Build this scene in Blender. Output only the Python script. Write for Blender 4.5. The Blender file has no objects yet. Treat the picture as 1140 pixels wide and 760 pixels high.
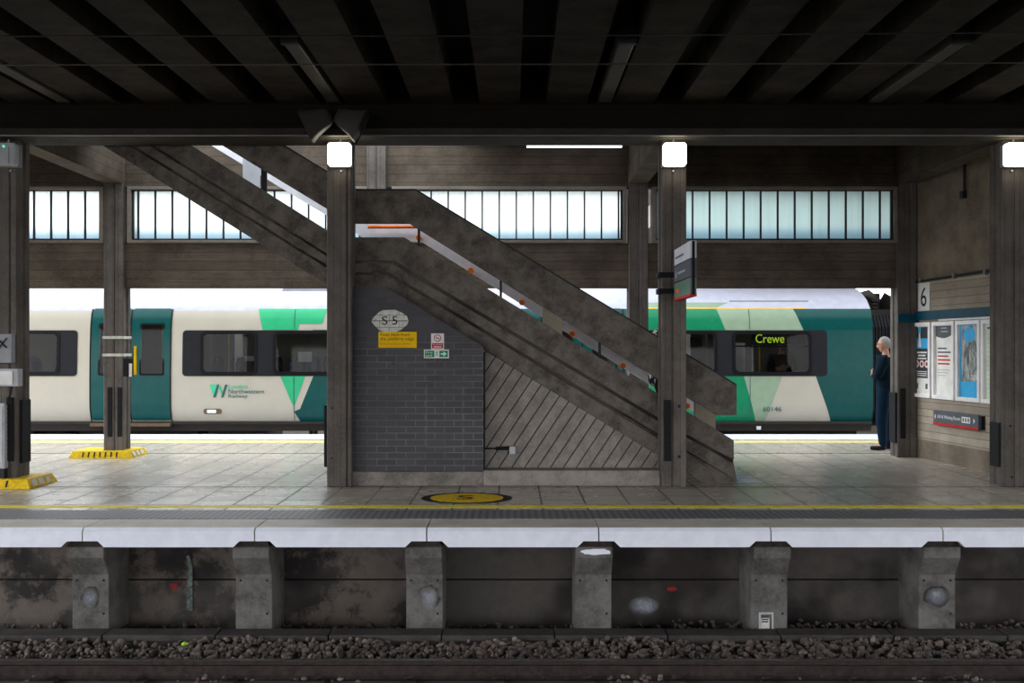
import bpy, bmesh, math, random
from mathutils import Vector, Matrix

# ------------------------------------------------------------------ camera, sky, exposure
SC = bpy.context.scene
COL = SC.collection
F = 1150.0                       # focal length in pixels of the 1140 wide frame
CX, CY, EYE = 570.0, 387.0, 1.6

cam_data = bpy.data.cameras.new('camera')
cam_data.sensor_width = 36.0
cam_data.lens = F / 1140.0 * 36.0
cam_data.shift_y = 7.0 / 1140.0
cam_data.clip_end = 500
cam = bpy.data.objects.new('camera', cam_data)
cam.location = (0, 0, EYE)
cam.rotation_euler = (math.pi / 2, 0, 0)
COL.objects.link(cam)
SC.camera = cam

SC.view_settings.view_transform = 'Standard'
SC.view_settings.look = 'None'
SC.view_settings.gamma = 1.0
SC.view_settings.use_curve_mapping = False
SC.view_settings.exposure = 0.0
SC.cycles.max_bounces = 8
SC.cycles.diffuse_bounces = 5
SC.cycles.glossy_bounces = 4
SC.cycles.transmission_bounces = 6
SC.cycles.transparent_max_bounces = 10
SC.cycles.caustics_reflective = False
SC.cycles.caustics_refractive = False
SC.cycles.sample_clamp_indirect = 6.0
SC.cycles.use_denoising = True

SKY = 3.6
world = bpy.data.worlds.new('overcast_sky')
SC.world = world
world.use_nodes = True
wn, wl = world.node_tree.nodes, world.node_tree.links
wn.clear()
w_out = wn.new('ShaderNodeOutputWorld')
w_bg = wn.new('ShaderNodeBackground')
w_tc = wn.new('ShaderNodeTexCoord')
w_sep = wn.new('ShaderNodeSeparateXYZ')
w_rx = wn.new('ShaderNodeMapRange')
w_rx.inputs['From Min'].default_value = -1; w_rx.inputs['From Max'].default_value = 1
w_rx.inputs['To Min'].default_value = 1.6; w_rx.inputs['To Max'].default_value = 0.70
w_ry = wn.new('ShaderNodeMapRange')
w_ry.inputs['From Min'].default_value = -1; w_ry.inputs['From Max'].default_value = 1
w_ry.inputs['To Min'].default_value = 0.92; w_ry.inputs['To Max'].default_value = 1.15
w_m = wn.new('ShaderNodeMath'); w_m.operation = 'MULTIPLY'
w_m2 = wn.new('ShaderNodeMath'); w_m2.operation = 'MULTIPLY'; w_m2.inputs[1].default_value = SKY
w_rz = wn.new('ShaderNodeMapRange')
w_rz.inputs['From Min'].default_value = 0.0; w_rz.inputs['From Max'].default_value = 0.7
w_mix = wn.new('ShaderNodeMix'); w_mix.data_type = 'RGBA'
w_mix.inputs[6].default_value = (0.98, 0.97, 0.99, 1); w_mix.inputs[7].default_value = (0.86, 0.93, 1.0, 1)
wl.new(w_tc.outputs['Generated'], w_sep.inputs[0])
wl.new(w_sep.outputs['X'], w_rx.inputs['Value']); wl.new(w_sep.outputs['Y'], w_ry.inputs['Value'])
wl.new(w_sep.outputs['Z'], w_rz.inputs['Value'])
wl.new(w_rx.outputs[0], w_m.inputs[0]); wl.new(w_ry.outputs[0], w_m.inputs[1])
wl.new(w_m.outputs[0], w_m2.inputs[0]); wl.new(w_m2.outputs[0], w_bg.inputs['Strength'])
wl.new(w_rz.outputs[0], w_mix.inputs[0]); wl.new(w_mix.outputs[2], w_bg.inputs['Color'])
wl.new(w_bg.outputs[0], w_out.inputs[0])

R = random.Random(7)

# ------------------------------------------------------------------ pixel helpers (a pixel at a known depth gives a point)
def PX(px, Y): return (px - CX) * Y / F
def PZ(py, Y): return EYE - (py - CY) * Y / F

# ------------------------------------------------------------------ materials
def _mat(name):
    m = bpy.data.materials.new(name); m.use_nodes = True
    nt = m.node_tree
    b = nt.nodes['Principled BSDF']
    return m, nt, b

def _math(nt, op, a=None, b=None, c=None):
    n = nt.nodes.new('ShaderNodeMath'); n.operation = op
    for i, v in enumerate((a, b, c)):
        if v is None: continue
        if hasattr(v, 'links') or hasattr(v, 'is_linked'): nt.links.new(v, n.inputs[i])
        else: n.inputs[i].default_value = v
    return n.outputs[0]

def _mixc(nt, fac, a, b, mode='MIX'):
    n = nt.nodes.new('ShaderNodeMix'); n.data_type = 'RGBA'; n.blend_type = mode
    for k, v in ((0, fac), (6, a), (7, b)):
        if hasattr(v, 'is_linked'): nt.links.new(v, n.inputs[k])
        elif isinstance(v, (int, float)): n.inputs[k].default_value = v
        else: n.inputs[k].default_value = (*v[:3], 1)
    return n.outputs[2]

def _noise(nt, vec, scale, detail=4, rough=0.6):
    n = nt.nodes.new('ShaderNodeTexNoise')
    n.inputs['Scale'].default_value = scale; n.inputs['Detail'].default_value = detail
    n.inputs['Roughness'].default_value = rough
    if vec is not None: nt.links.new(vec, n.inputs['Vector'])
    return n.outputs[0]

def _pos(nt, scale=(1, 1, 1), rot=(0, 0, 0)):
    g = nt.nodes.new('ShaderNodeNewGeometry')
    mp = nt.nodes.new('ShaderNodeMapping')
    mp.inputs['Scale'].default_value = scale; mp.inputs['Rotation'].default_value = rot
    nt.links.new(g.outputs['Position'], mp.inputs['Vector'])
    return mp.outputs[0]

def _ramp(nt, fac, p0, p1):
    n = nt.nodes.new('ShaderNodeMapRange'); n.interpolation_type = 'SMOOTHSTEP'
    n.inputs['From Min'].default_value = p0; n.inputs['From Max'].default_value = p1
    nt.links.new(fac, n.inputs['Value'])
    return n.outputs[0]

def _bump(nt, b, h, strength=0.3, dist=0.01):
    n = nt.nodes.new('ShaderNodeBump'); n.inputs['Strength'].default_value = strength
    n.inputs['Distance'].default_value = dist
    nt.links.new(h, n.inputs['Height']); nt.links.new(n.outputs[0], b.inputs['Normal'])

def plain(name, col, rough=0.6, metal=0.0, var=0.08, scale=6, spec=0.08):
    m, nt, b = _mat(name)
    f = _ramp(nt, _noise(nt, _pos(nt), scale), 0.3, 0.7)
    c = _mixc(nt, f, [x * (1 - var) for x in col], [min(1, x * (1 + var)) for x in col])
    nt.links.new(c, b.inputs['Base Color'])
    b.inputs['Roughness'].default_value = rough; b.inputs['Metallic'].default_value = metal
    b.inputs['Specular IOR Level'].default_value = spec
    return m

def concrete(name, col, dark=0.55, board=None, axis='Z', line=0.06, streak=0.35, rough=0.85, scale=2.2, bump=0.35):
    """cast concrete; board = spacing of formwork board lines measured along axis"""
    m, nt, b = _mat(name)
    p = _pos(nt)
    big = _ramp(nt, _noise(nt, p, scale, 5, 0.65), 0.32, 0.68)
    fine = _noise(nt, p, 34, 4, 0.7)
    c = _mixc(nt, big, [x * dark for x in col], col)
    c = _mixc(nt, _math(nt, 'MULTIPLY', _ramp(nt, fine, 0.35, 0.75), 0.35), c, [min(1, x * 1.35) for x in col])
    h = fine
    if board:
        sep = nt.nodes.new('ShaderNodeSeparateXYZ'); nt.links.new(p, sep.inputs[0])
        if axis == 'XY': v = _math(nt, 'ADD', sep.outputs['X'], sep.outputs['Y'])
        else: v = sep.outputs[axis]
        q = _math(nt, 'DIVIDE', _math(nt, 'ADD', v, 50.0), board)
        fr = _math(nt, 'FRACT', q)
        ln = _math(nt, 'LESS_THAN', fr, line)
        wn_ = nt.nodes.new('ShaderNodeTexWhiteNoise'); wn_.noise_dimensions = '1D'
        nt.links.new(_math(nt, 'FLOOR', q), wn_.inputs['W'])
        c = _mixc(nt, _math(nt, 'MULTIPLY', wn_.outputs[0], 0.42), c, [x * 0.45 for x in col])
        # long grain along the boards
        sc = (3, 3, 60) if axis == 'Z' else (60, 60, 3)
        gr = _noise(nt, _pos(nt, sc), 1.0, 3, 0.6)
        c = _mixc(nt, _math(nt, 'MULTIPLY', _ramp(nt, gr, 0.45, 0.7), streak), c, [x * 0.5 for x in col])
        c = _mixc(nt, _math(nt, 'MULTIPLY', ln, 0.7), c, [x * 0.25 for x in col])
        h = _math(nt, 'SUBTRACT', _math(nt, 'ADD', _math(nt, 'MULTIPLY', fine, 0.4), _math(nt, 'MULTIPLY', gr, 0.4)), _math(nt, 'MULTIPLY', ln, 1.2))
    nt.links.new(c, b.inputs['Base Color'])
    b.inputs['Roughness'].default_value = rough
    b.inputs['Specular IOR Level'].default_value = 0.15
    _bump(nt, b, h, bump, 0.008)
    return m

def emis(name, col, strength):
    m, nt, b = _mat(name)
    b.inputs['Base Color'].default_value = (*col, 1)
    b.inputs['Emission Color'].default_value = (*col, 1)
    b.inputs['Emission Strength'].default_value = strength
    return m

M = {}
M['pillar'] = concrete('pillar_concrete', (0.160, 0.142, 0.127), 0.5, 0.085, 'XY', 0.07, 0.3)
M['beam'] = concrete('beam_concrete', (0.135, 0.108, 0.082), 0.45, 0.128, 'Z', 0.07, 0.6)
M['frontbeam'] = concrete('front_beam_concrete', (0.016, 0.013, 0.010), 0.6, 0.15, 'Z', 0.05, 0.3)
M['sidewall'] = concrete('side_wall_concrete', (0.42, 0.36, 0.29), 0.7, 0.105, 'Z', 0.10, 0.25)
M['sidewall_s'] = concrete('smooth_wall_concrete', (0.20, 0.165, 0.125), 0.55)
M['frame_c'] = concrete('window_surround_concrete', (0.22, 0.195, 0.165), 0.65)
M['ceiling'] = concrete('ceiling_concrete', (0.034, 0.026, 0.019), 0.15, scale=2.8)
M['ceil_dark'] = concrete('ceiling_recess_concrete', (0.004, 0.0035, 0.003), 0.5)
M['stair'] = concrete('stair_concrete', (0.165, 0.145, 0.127), 0.36, scale=4.5)
M['stair_pale'] = concrete('stair_post_concrete', (0.23, 0.205, 0.155), 0.8)
M['boards'] = concrete('infill_board_concrete', (0.30, 0.272, 0.245), 0.6, scale=5)
M['plinth'] = concrete('plinth_concrete', (0.26, 0.235, 0.21), 0.4, scale=4)
M['painted'] = plain('grey_painted_parapet', (0.80, 0.80, 0.84), 0.55)
M['bracket'] = concrete('bracket_concrete', (0.165, 0.158, 0.148), 0.42, scale=3.5)
M['coping'] = concrete('coping_concrete', (0.60, 0.55, 0.48), 0.75, rough=0.5)
M['white_paint'] = plain('white_nosing_paint', (0.84, 0.87, 0.97), 0.5, var=0.04, scale=9)
M['trough'] = concrete('trough_concrete', (0.085, 0.075, 0.072), 0.6, scale=5)
M['steel'] = plain('grey_steel', (0.35, 0.35, 0.35), 0.4, 0.8)
M['rail_head'] = plain('polished_rail_steel', (0.30, 0.28, 0.27), 0.3, 0.9)
M['wire'] = plain('old_copper_wire', (0.10, 0.085, 0.07), 0.5, 0.6)
M['rust'] = plain('rusty_steel', (0.045, 0.036, 0.033), 0.7, 0.3, 0.3, 20)
M['black'] = plain('black_rubber', (0.015, 0.015, 0.017), 0.55)
M['dark'] = plain('dark_metal', (0.03, 0.03, 0.033), 0.5, 0.2)
M['yellow'] = plain('yellow_paint', (0.70, 0.47, 0.02), 0.55, var=0.2, scale=25)
M['yellow_line'] = plain('yellow_line_paint', (0.78, 0.66, 0.07), 0.5, var=0.15, scale=14)
M['yellow_faded'] = plain('faded_yellow_line', (0.62, 0.55, 0.26), 0.6, var=0.15, scale=14)
M['mortar'] = plain('pale_mortar', (0.13, 0.125, 0.13), 0.8)
M['white'] = plain('white_plastic', (0.75, 0.75, 0.74), 0.45)
M['offwhite'] = plain('cream_paint', (0.60, 0.60, 0.55), 0.6, var=0.15, scale=20)
M['grey'] = plain('grey_enamel', (0.28, 0.29, 0.31), 0.45)
M['lightgrey'] = plain('light_grey_enamel', (0.45, 0.47, 0.50), 0.45)
M['red'] = plain('red_paint', (0.50, 0.03, 0.03), 0.5)
M['orange'] = plain('orange_handrail', (0.75, 0.16, 0.02), 0.45)
M['sign_green'] = plain('sign_green', (0.0, 0.25, 0.12), 0.4)
M['sign_yellow'] = plain('sign_yellow', (0.80, 0.50, 0.0), 0.4)
M['ink'] = plain('black_ink', (0.02, 0.02, 0.022), 0.5)
M['teal_band'] = plain('teal_fascia', (0.002, 0.055, 0.09), 0.45)
M['alu'] = plain('pale_aluminium', (0.84, 0.83, 0.83), 0.4)
M['sky_blue'] = plain('poster_blue', (0.06, 0.42, 0.75), 0.4)
M['charcoal'] = plain('poster_charcoal', (0.05, 0.055, 0.06), 0.4)
M['paper'] = plain('poster_paper', (0.84, 0.85, 0.80), 0.5)
M['paper_green'] = plain('poster_pale_green', (0.70, 0.80, 0.66), 0.5)
M['slate'] = plain('sign_slate', (0.10, 0.115, 0.135), 0.4)
M['cream'] = plain('train_cream', (0.37, 0.34, 0.28), 0.26, var=0.04, scale=1.5, spec=0.18)
M['pale_green'] = plain('train_pale_green', (0.22, 0.29, 0.20), 0.26, var=0.04, spec=0.18)
M['green'] = plain('train_green', (0.006, 0.17, 0.075), 0.26, var=0.05, spec=0.18)
M['green2'] = plain('train_light_green', (0.025, 0.34, 0.15), 0.26, var=0.05, spec=0.18)
M['teal'] = plain('train_teal', (0.001, 0.050, 0.047), 0.26, var=0.08, spec=0.18)
M['band'] = plain('train_window_band', (0.014, 0.014, 0.017), 0.5)
M['gasket'] = plain('black_gasket', (0.006, 0.006, 0.007), 0.4)
M['train_roof'] = plain('train_roof_grey', (0.38, 0.38, 0.44), 0.4, var=0.06)
M['skirt'] = plain('train_skirt', (0.03, 0.027, 0.023), 0.6)
M['orange_line'] = plain('train_orange_line', (0.70, 0.38, 0.05), 0.4)
M['interior'] = plain('train_interior', (0.20, 0.19, 0.165), 0.6)
M['seat'] = plain('seat_fabric', (0.05, 0.06, 0.09), 0.8, var=0.4, scale=30)
M['int_yellow'] = plain('grab_pole_yellow', (0.65, 0.55, 0.08), 0.4)
M['text_green'] = plain('logo_green', (0.05, 0.40, 0.22), 0.5)
M['text_dark'] = plain('logo_dark', (0.03, 0.09, 0.09), 0.5)
M['display'] = emis('display_dots', (0.62, 0.85, 0.03), 0.5)
M['lamp_lit'] = emis('lit_diffuser', (1.0, 0.93, 0.72), 5.0)
M['lamp_core'] = emis('lamp_tube_core', (1.0, 0.86, 0.6), 1.0)
M['tube_lit'] = emis('lit_tube', (0.95, 0.93, 1.0), 3.2)
M['train_fill'] = emis('carriage_fill_strip', (1.0, 0.97, 0.9), 1.0)
M['led'] = emis('green_led', (0.05, 0.9, 0.4), 1.5)
M['tail_red'] = plain('red_spray_paint', (0.50, 0.02, 0.03), 0.6, var=0.3, scale=30)
M['skin'] = plain('skin', (0.52, 0.30, 0.22), 0.55)
M['hair_grey'] = plain('grey_hair', (0.30, 0.29, 0.28), 0.7, var=0.2, scale=60)
M['hair_dark'] = plain('dark_hair', (0.012, 0.010, 0.010), 0.6)
M['navy'] = plain('navy_jumper', (0.004, 0.014, 0.024), 0.85, var=0.2)
M['navy_trousers'] = plain('navy_trousers', (0.003, 0.014, 0.032), 0.8, var=0.15)
M['shoe'] = plain('black_shoe', (0.012, 0.010, 0.012), 0.35)
M['shade_bridge'] = concrete('shade_bridge_concrete', (0.20, 0.19, 0.17), 0.6)
M['lime'] = plain('lime_litter', (0.45, 0.85, 0.10), 0.5)
M['blue_tape'] = plain('blue_chalk_paint', (0.38, 0.52, 0.80), 0.6)

def mk_brick():
    m, nt, b = _mat('blue_engineering_brick')
    g = nt.nodes.new('ShaderNodeNewGeometry')
    sep = nt.nodes.new('ShaderNodeSeparateXYZ'); nt.links.new(g.outputs['Position'], sep.inputs[0])
    cmb = nt.nodes.new('ShaderNodeCombineXYZ')
    nt.links.new(sep.outputs['X'], cmb.inputs['X']); nt.links.new(sep.outputs['Z'], cmb.inputs['Y'])
    br = nt.nodes.new('ShaderNodeTexBrick'); nt.links.new(cmb.outputs[0], br.inputs['Vector'])
    br.inputs['Scale'].default_value = 1.0
    br.inputs['Brick Width'].default_value = 0.225; br.inputs['Row Height'].default_value = 0.0755
    br.inputs['Mortar Size'].default_value = 0.0055; br.inputs['Mortar Smooth'].default_value = 0.3
    br.inputs['Bias'].default_value = -0.1
    br.inputs['Color1'].default_value = (0.029, 0.028, 0.035, 1); br.inputs['Color2'].default_value = (0.052, 0.049, 0.057, 1)
    br.inputs['Mortar'].default_value = (0.17, 0.165, 0.175, 1)
    # mortar partly worn and dirty: it fades in patches and in the top courses
    no = _ramp(nt, _noise(nt, _pos(nt), 2.2), 0.35, 0.65)
    top = _ramp(nt, sep.outputs['Z'], 1.85, 1.45)
    k = _math(nt, 'MULTIPLY', _math(nt, 'ADD', _math(nt, 'MULTIPLY', no, 0.7), 0.3), top)
    dirty = _mixc(nt, br.outputs['Fac'], br.outputs['Color'], (0.036, 0.034, 0.038))
    c = _mixc(nt, k, dirty, br.outputs['Color'])
    fine = _noise(nt, _pos(nt), 40)
    c = _mixc(nt, _math(nt, 'MULTIPLY', fine, 0.4), c, (0.05, 0.048, 0.052))
    nt.links.new(c, b.inputs['Base Color'])
    b.inputs['Roughness'].default_value = 0.6
    _bump(nt, b, _math(nt, 'SUBTRACT', _math(nt, 'MULTIPLY', fine, 0.3), br.outputs['Fac']), 0.4, 0.006)
    return m
M['brick'] = mk_brick()

def mk_tiles():
    m, nt, b = _mat('platform_paving_slabs')
    g = nt.nodes.new('ShaderNodeNewGeometry')
    sep = nt.nodes.new('ShaderNodeSeparateXYZ'); nt.links.new(g.outputs['Position'], sep.inputs[0])
    cmb = nt.nodes.new('ShaderNodeCombineXYZ')
    nt.links.new(_math(nt, 'ADD', sep.outputs['Y'], -0.06), cmb.inputs['X'])
    nt.links.new(_math(nt, 'ADD', sep.outputs['X'], 0.145 + 45.0), cmb.inputs['Y'])
    br = nt.nodes.new('ShaderNodeTexBrick'); nt.links.new(cmb.outputs[0], br.inputs['Vector'])
    br.inputs['Scale'].default_value = 1.0
    br.inputs['Brick Width'].default_value = 0.60; br.inputs['Row Height'].default_value = 0.45
    br.inputs['Mortar Size'].default_value = 0.011; br.inputs['Mortar Smooth'].default_value = 0.1
    br.inputs['Color1'].default_value = (0.44, 0.385, 0.31, 1); br.inputs['Color2'].default_value = (0.51, 0.455, 0.375, 1)
    br.inputs['Mortar'].default_value = (0.045, 0.040, 0.034, 1)
    n1 = _ramp(nt, _noise(nt, _pos(nt), 1.3, 6, 0.7), 0.3, 0.7)
    c = _mixc(nt, _math(nt, 'MULTIPLY', n1, 0.16), br.outputs['Color'], (0.16, 0.145, 0.125))
    n2 = _noise(nt, _pos(nt), 28)
    c = _mixc(nt, _math(nt, 'MULTIPLY', n2, 0.2), c, (0.49, 0.445, 0.38))
    nt.links.new(c, b.inputs['Base Color'])
    rg = nt.nodes.new('ShaderNodeMapRange'); nt.links.new(n1, rg.inputs['Value'])
    rg.inputs['To Min'].default_value = 0.24; rg.inputs['To Max'].default_value = 0.30
    b.inputs['Specular IOR Level'].default_value = 0.8
    nt.links.new(_math(nt, 'MAXIMUM', rg.outputs[0], _math(nt, 'MULTIPLY', br.outputs['Fac'], 0.9)), b.inputs['Roughness'])
    _bump(nt, b, _math(nt, 'SUBTRACT', _math(nt, 'MULTIPLY', n2, 0.15), br.outputs['Fac']), 0.25, 0.004)
    return m
M['tiles'] = mk_tiles()

def mk_tactile():
    m, nt, b = _mat('tactile_paving')
    g = nt.nodes.new('ShaderNodeNewGeometry')
    sep = nt.nodes.new('ShaderNodeSeparateXYZ'); nt.links.new(g.outputs['Position'], sep.inputs[0])
    # rows of small domes, offset
    def cell(v, s): return _math(nt, 'SUBTRACT', _math(nt, 'FRACT', _math(nt, 'DIVIDE', _math(nt, 'ADD', v, 60.0), s)), 0.5)
    fx, fy = cell(sep.outputs['X'], 0.067), cell(sep.outputs['Y'], 0.0667)
    d = _math(nt, 'SQRT', _math(nt, 'ADD', _math(nt, 'MULTIPLY', fx, fx), _math(nt, 'MULTIPLY', fy, fy)))
    dome = _ramp(nt, d, 0.36, 0.26)
    c = _mixc(nt, dome, (0.085, 0.085, 0.092), (0.20, 0.20, 0.215))
    nt.links.new(c, b.inputs['Base Color'])
    b.inputs['Roughness'].default_value = 0.55
    _bump(nt, b, dome, 0.6, 0.006)
    return m
M['tactile'] = mk_tactile()

def mk_grime():
    m, nt, b = _mat('grimy_track_wall')
    p = _pos(nt)
    a = _ramp(nt, _noise(nt, p, 1.5, 6, 0.7), 0.44, 0.54)
    f = _noise(nt, p, 14, 5, 0.7)
    sep = nt.nodes.new('ShaderNodeSeparateXYZ'); nt.links.new(p, sep.inputs[0])
    left = _ramp(nt, sep.outputs['X'], -0.6, -1.6)
    k = _math(nt, 'MULTIPLY', a, _math(nt, 'ADD', _math(nt, 'MULTIPLY', left, 0.85), 0.15))
    base = _mixc(nt, f, (0.045, 0.040, 0.036), (0.085, 0.077, 0.070))
    worn = _mixc(nt, f, (0.12, 0.095, 0.075), (0.20, 0.165, 0.14))
    soot = _mixc(nt, _ramp(nt, _noise(nt, p, 0.9, 3), 0.45, 0.6), base, (0.014, 0.011, 0.010))
    c = _mixc(nt, _math(nt, 'MULTIPLY', k, 0.6), soot, worn)
    nt.links.new(c, b.inputs['Base Color'])
    b.inputs['Roughness'].default_value = 0.9
    _bump(nt, b, f, 0.5, 0.01)
    return m
M['grime'] = mk_grime()

def mk_stones():
    m, nt, b = _mat('ballast_stone')
    g = nt.nodes.new('ShaderNodeNewGeometry')
    cr = nt.nodes.new('ShaderNodeValToRGB')
    nt.links.new(g.outputs['Random Per Island'], cr.inputs[0])
    e = cr.color_ramp.elements
    e[0].color = (0.075, 0.062, 0.056, 1); e[1].color = (0.30, 0.255, 0.225, 1)
    x = cr.color_ramp.elements.new(0.45); x.color = (0.145, 0.118, 0.102, 1)
    x = cr.color_ramp.elements.new(0.8); x.color = (0.20, 0.14, 0.115, 1)
    c = _mixc(nt, _math(nt, 'MULTIPLY', _noise(nt, _pos(nt), 60), 0.5), cr.outputs[0], (0.05, 0.045, 0.042))
    nt.links.new(c, b.inputs['Base Color']); b.inputs['Roughness'].default_value = 0.85
    return m
M['stone'] = mk_stones()

def mk_frosted(name, ca, cb):
    m, nt, b = _mat(name)
    nt.nodes.remove(b)
    out = nt.nodes['Material Output']
    tr = nt.nodes.new('ShaderNodeBsdfTranslucent'); gl = nt.nodes.new('ShaderNodeBsdfGlossy')
    gl.inputs['Roughness'].default_value = 0.35
    df = nt.nodes.new('ShaderNodeBsdfTransparent')
    p = _pos(nt)
    sep = nt.nodes.new('ShaderNodeSeparateXYZ'); nt.links.new(p, sep.inputs[0])
    # vertical dirt streaks and a bluish, darker bottom edge
    st = _ramp(nt, _noise(nt, _pos(nt, (14, 1, 0.8)), 1.0, 4), 0.35, 0.8)
    c = _mixc(nt, _math(nt, 'MULTIPLY', st, 0.35), ca, cb)
    bl = _ramp(nt, sep.outputs['Z'], 3.42, 3.20)
    c = _mixc(nt, _math(nt, 'MULTIPLY', bl, 0.75), c, (0.20, 0.33, 0.42))
    nt.links.new(c, tr.inputs['Color'])
    mx = nt.nodes.new('ShaderNodeMixShader'); mx.inputs[0].default_value = 0.04
    nt.links.new(tr.outputs[0], mx.inputs[1]); nt.links.new(gl.outputs[0], mx.inputs[2])
    mx2 = nt.nodes.new('ShaderNodeMixShader'); mx2.inputs[0].default_value = 0.12
    nt.links.new(mx.outputs[0], mx2.inputs[1]); nt.links.new(df.outputs[0], mx2.inputs[2])
    df.inputs['Color'].default_value = (0.8, 0.9, 0.9, 1)
    nt.links.new(mx2.outputs[0], out.inputs['Surface'])
    return m
M['frosted'] = mk_frosted('dirty_wired_frosted_glass', (0.93, 0.96, 0.95), (0.62, 0.70, 0.64))
M['frosted_dim'] = mk_frosted('shade_dimmed_frosted_glass', (0.60, 0.69, 0.68), (0.42, 0.50, 0.45))  # darker copy of the glass: outside shade painted into the right-hand window

def mk_glass(name, tint, refl):
    m, nt, b = _mat(name)
    nt.nodes.remove(b)
    out = nt.nodes['Material Output']
    tr = nt.nodes.new('ShaderNodeBsdfTransparent'); tr.inputs['Color'].default_value = (*tint, 1)
    gl = nt.nodes.new('ShaderNodeBsdfGlossy'); gl.inputs['Roughness'].default_value = 0.03
    fr = nt.nodes.new('ShaderNodeFresnel'); fr.inputs['IOR'].default_value = 1.5
    mx = nt.nodes.new('ShaderNodeMixShader')
    nt.links.new(_math(nt, 'MULTIPLY', fr.outputs[0], refl), mx.inputs[0])
    nt.links.new(tr.outputs[0], mx.inputs[1]); nt.links.new(gl.outputs[0], mx.inputs[2])
    nt.links.new(mx.outputs[0], out.inputs['Surface'])
    return m
M['train_glass'] = mk_glass('tinted_train_glass', (0.55, 0.57, 0.58), 0.35)
M['poster_glass'] = mk_glass('poster_cover_glass', (0.95, 0.95, 0.95), 0.5)

def mk_pattern():
    m, nt, b = _mat('black_white_patterned_cloth')
    v = nt.nodes.new('ShaderNodeTexVoronoi'); v.inputs['Scale'].default_value = 22
    nt.links.new(_pos(nt, (1, 1, 0.5)), v.inputs['Vector'])
    c = _mixc(nt, _ramp(nt, v.outputs[0], 0.42, 0.50), (0.85, 0.84, 0.82), (0.02, 0.02, 0.025))
    nt.links.new(c, b.inputs['Base Color']); b.inputs['Roughness'].default_value = 0.85
    return m
M['pattern'] = mk_pattern()

def mk_photo():
    m, nt, b = _mat('poster_photograph')
    n = _ramp(nt, _noise(nt, _pos(nt, (9, 9, 3.5)), 1.6, 6, 0.7), 0.38, 0.62)
    c = _mixc(nt, n, (0.035, 0.045, 0.040), (0.42, 0.45, 0.44))
    nt.links.new(c, b.inputs['Base Color']); b.inputs['Roughness'].default_value = 0.4
    return m
M['photo'] = mk_photo()

# ------------------------------------------------------------------ object helpers
def root_loc(p):
    while p.parent: p = p.parent
    return Vector(p.location)

def tag(o, label=None, cat=None, group=None, kind=None):
    if label: o['label'] = label
    if cat: o['category'] = cat
    if group: o['group'] = group
    if kind: o['kind'] = kind
    return o

def thing(name, loc, label=None, cat=None, group=None, kind=None):
    o = bpy.data.objects.new(name, None); COL.objects.link(o)
    o.empty_display_size = 0.1
    o.location = loc
    return tag(o, label, cat, group, kind)

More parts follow.
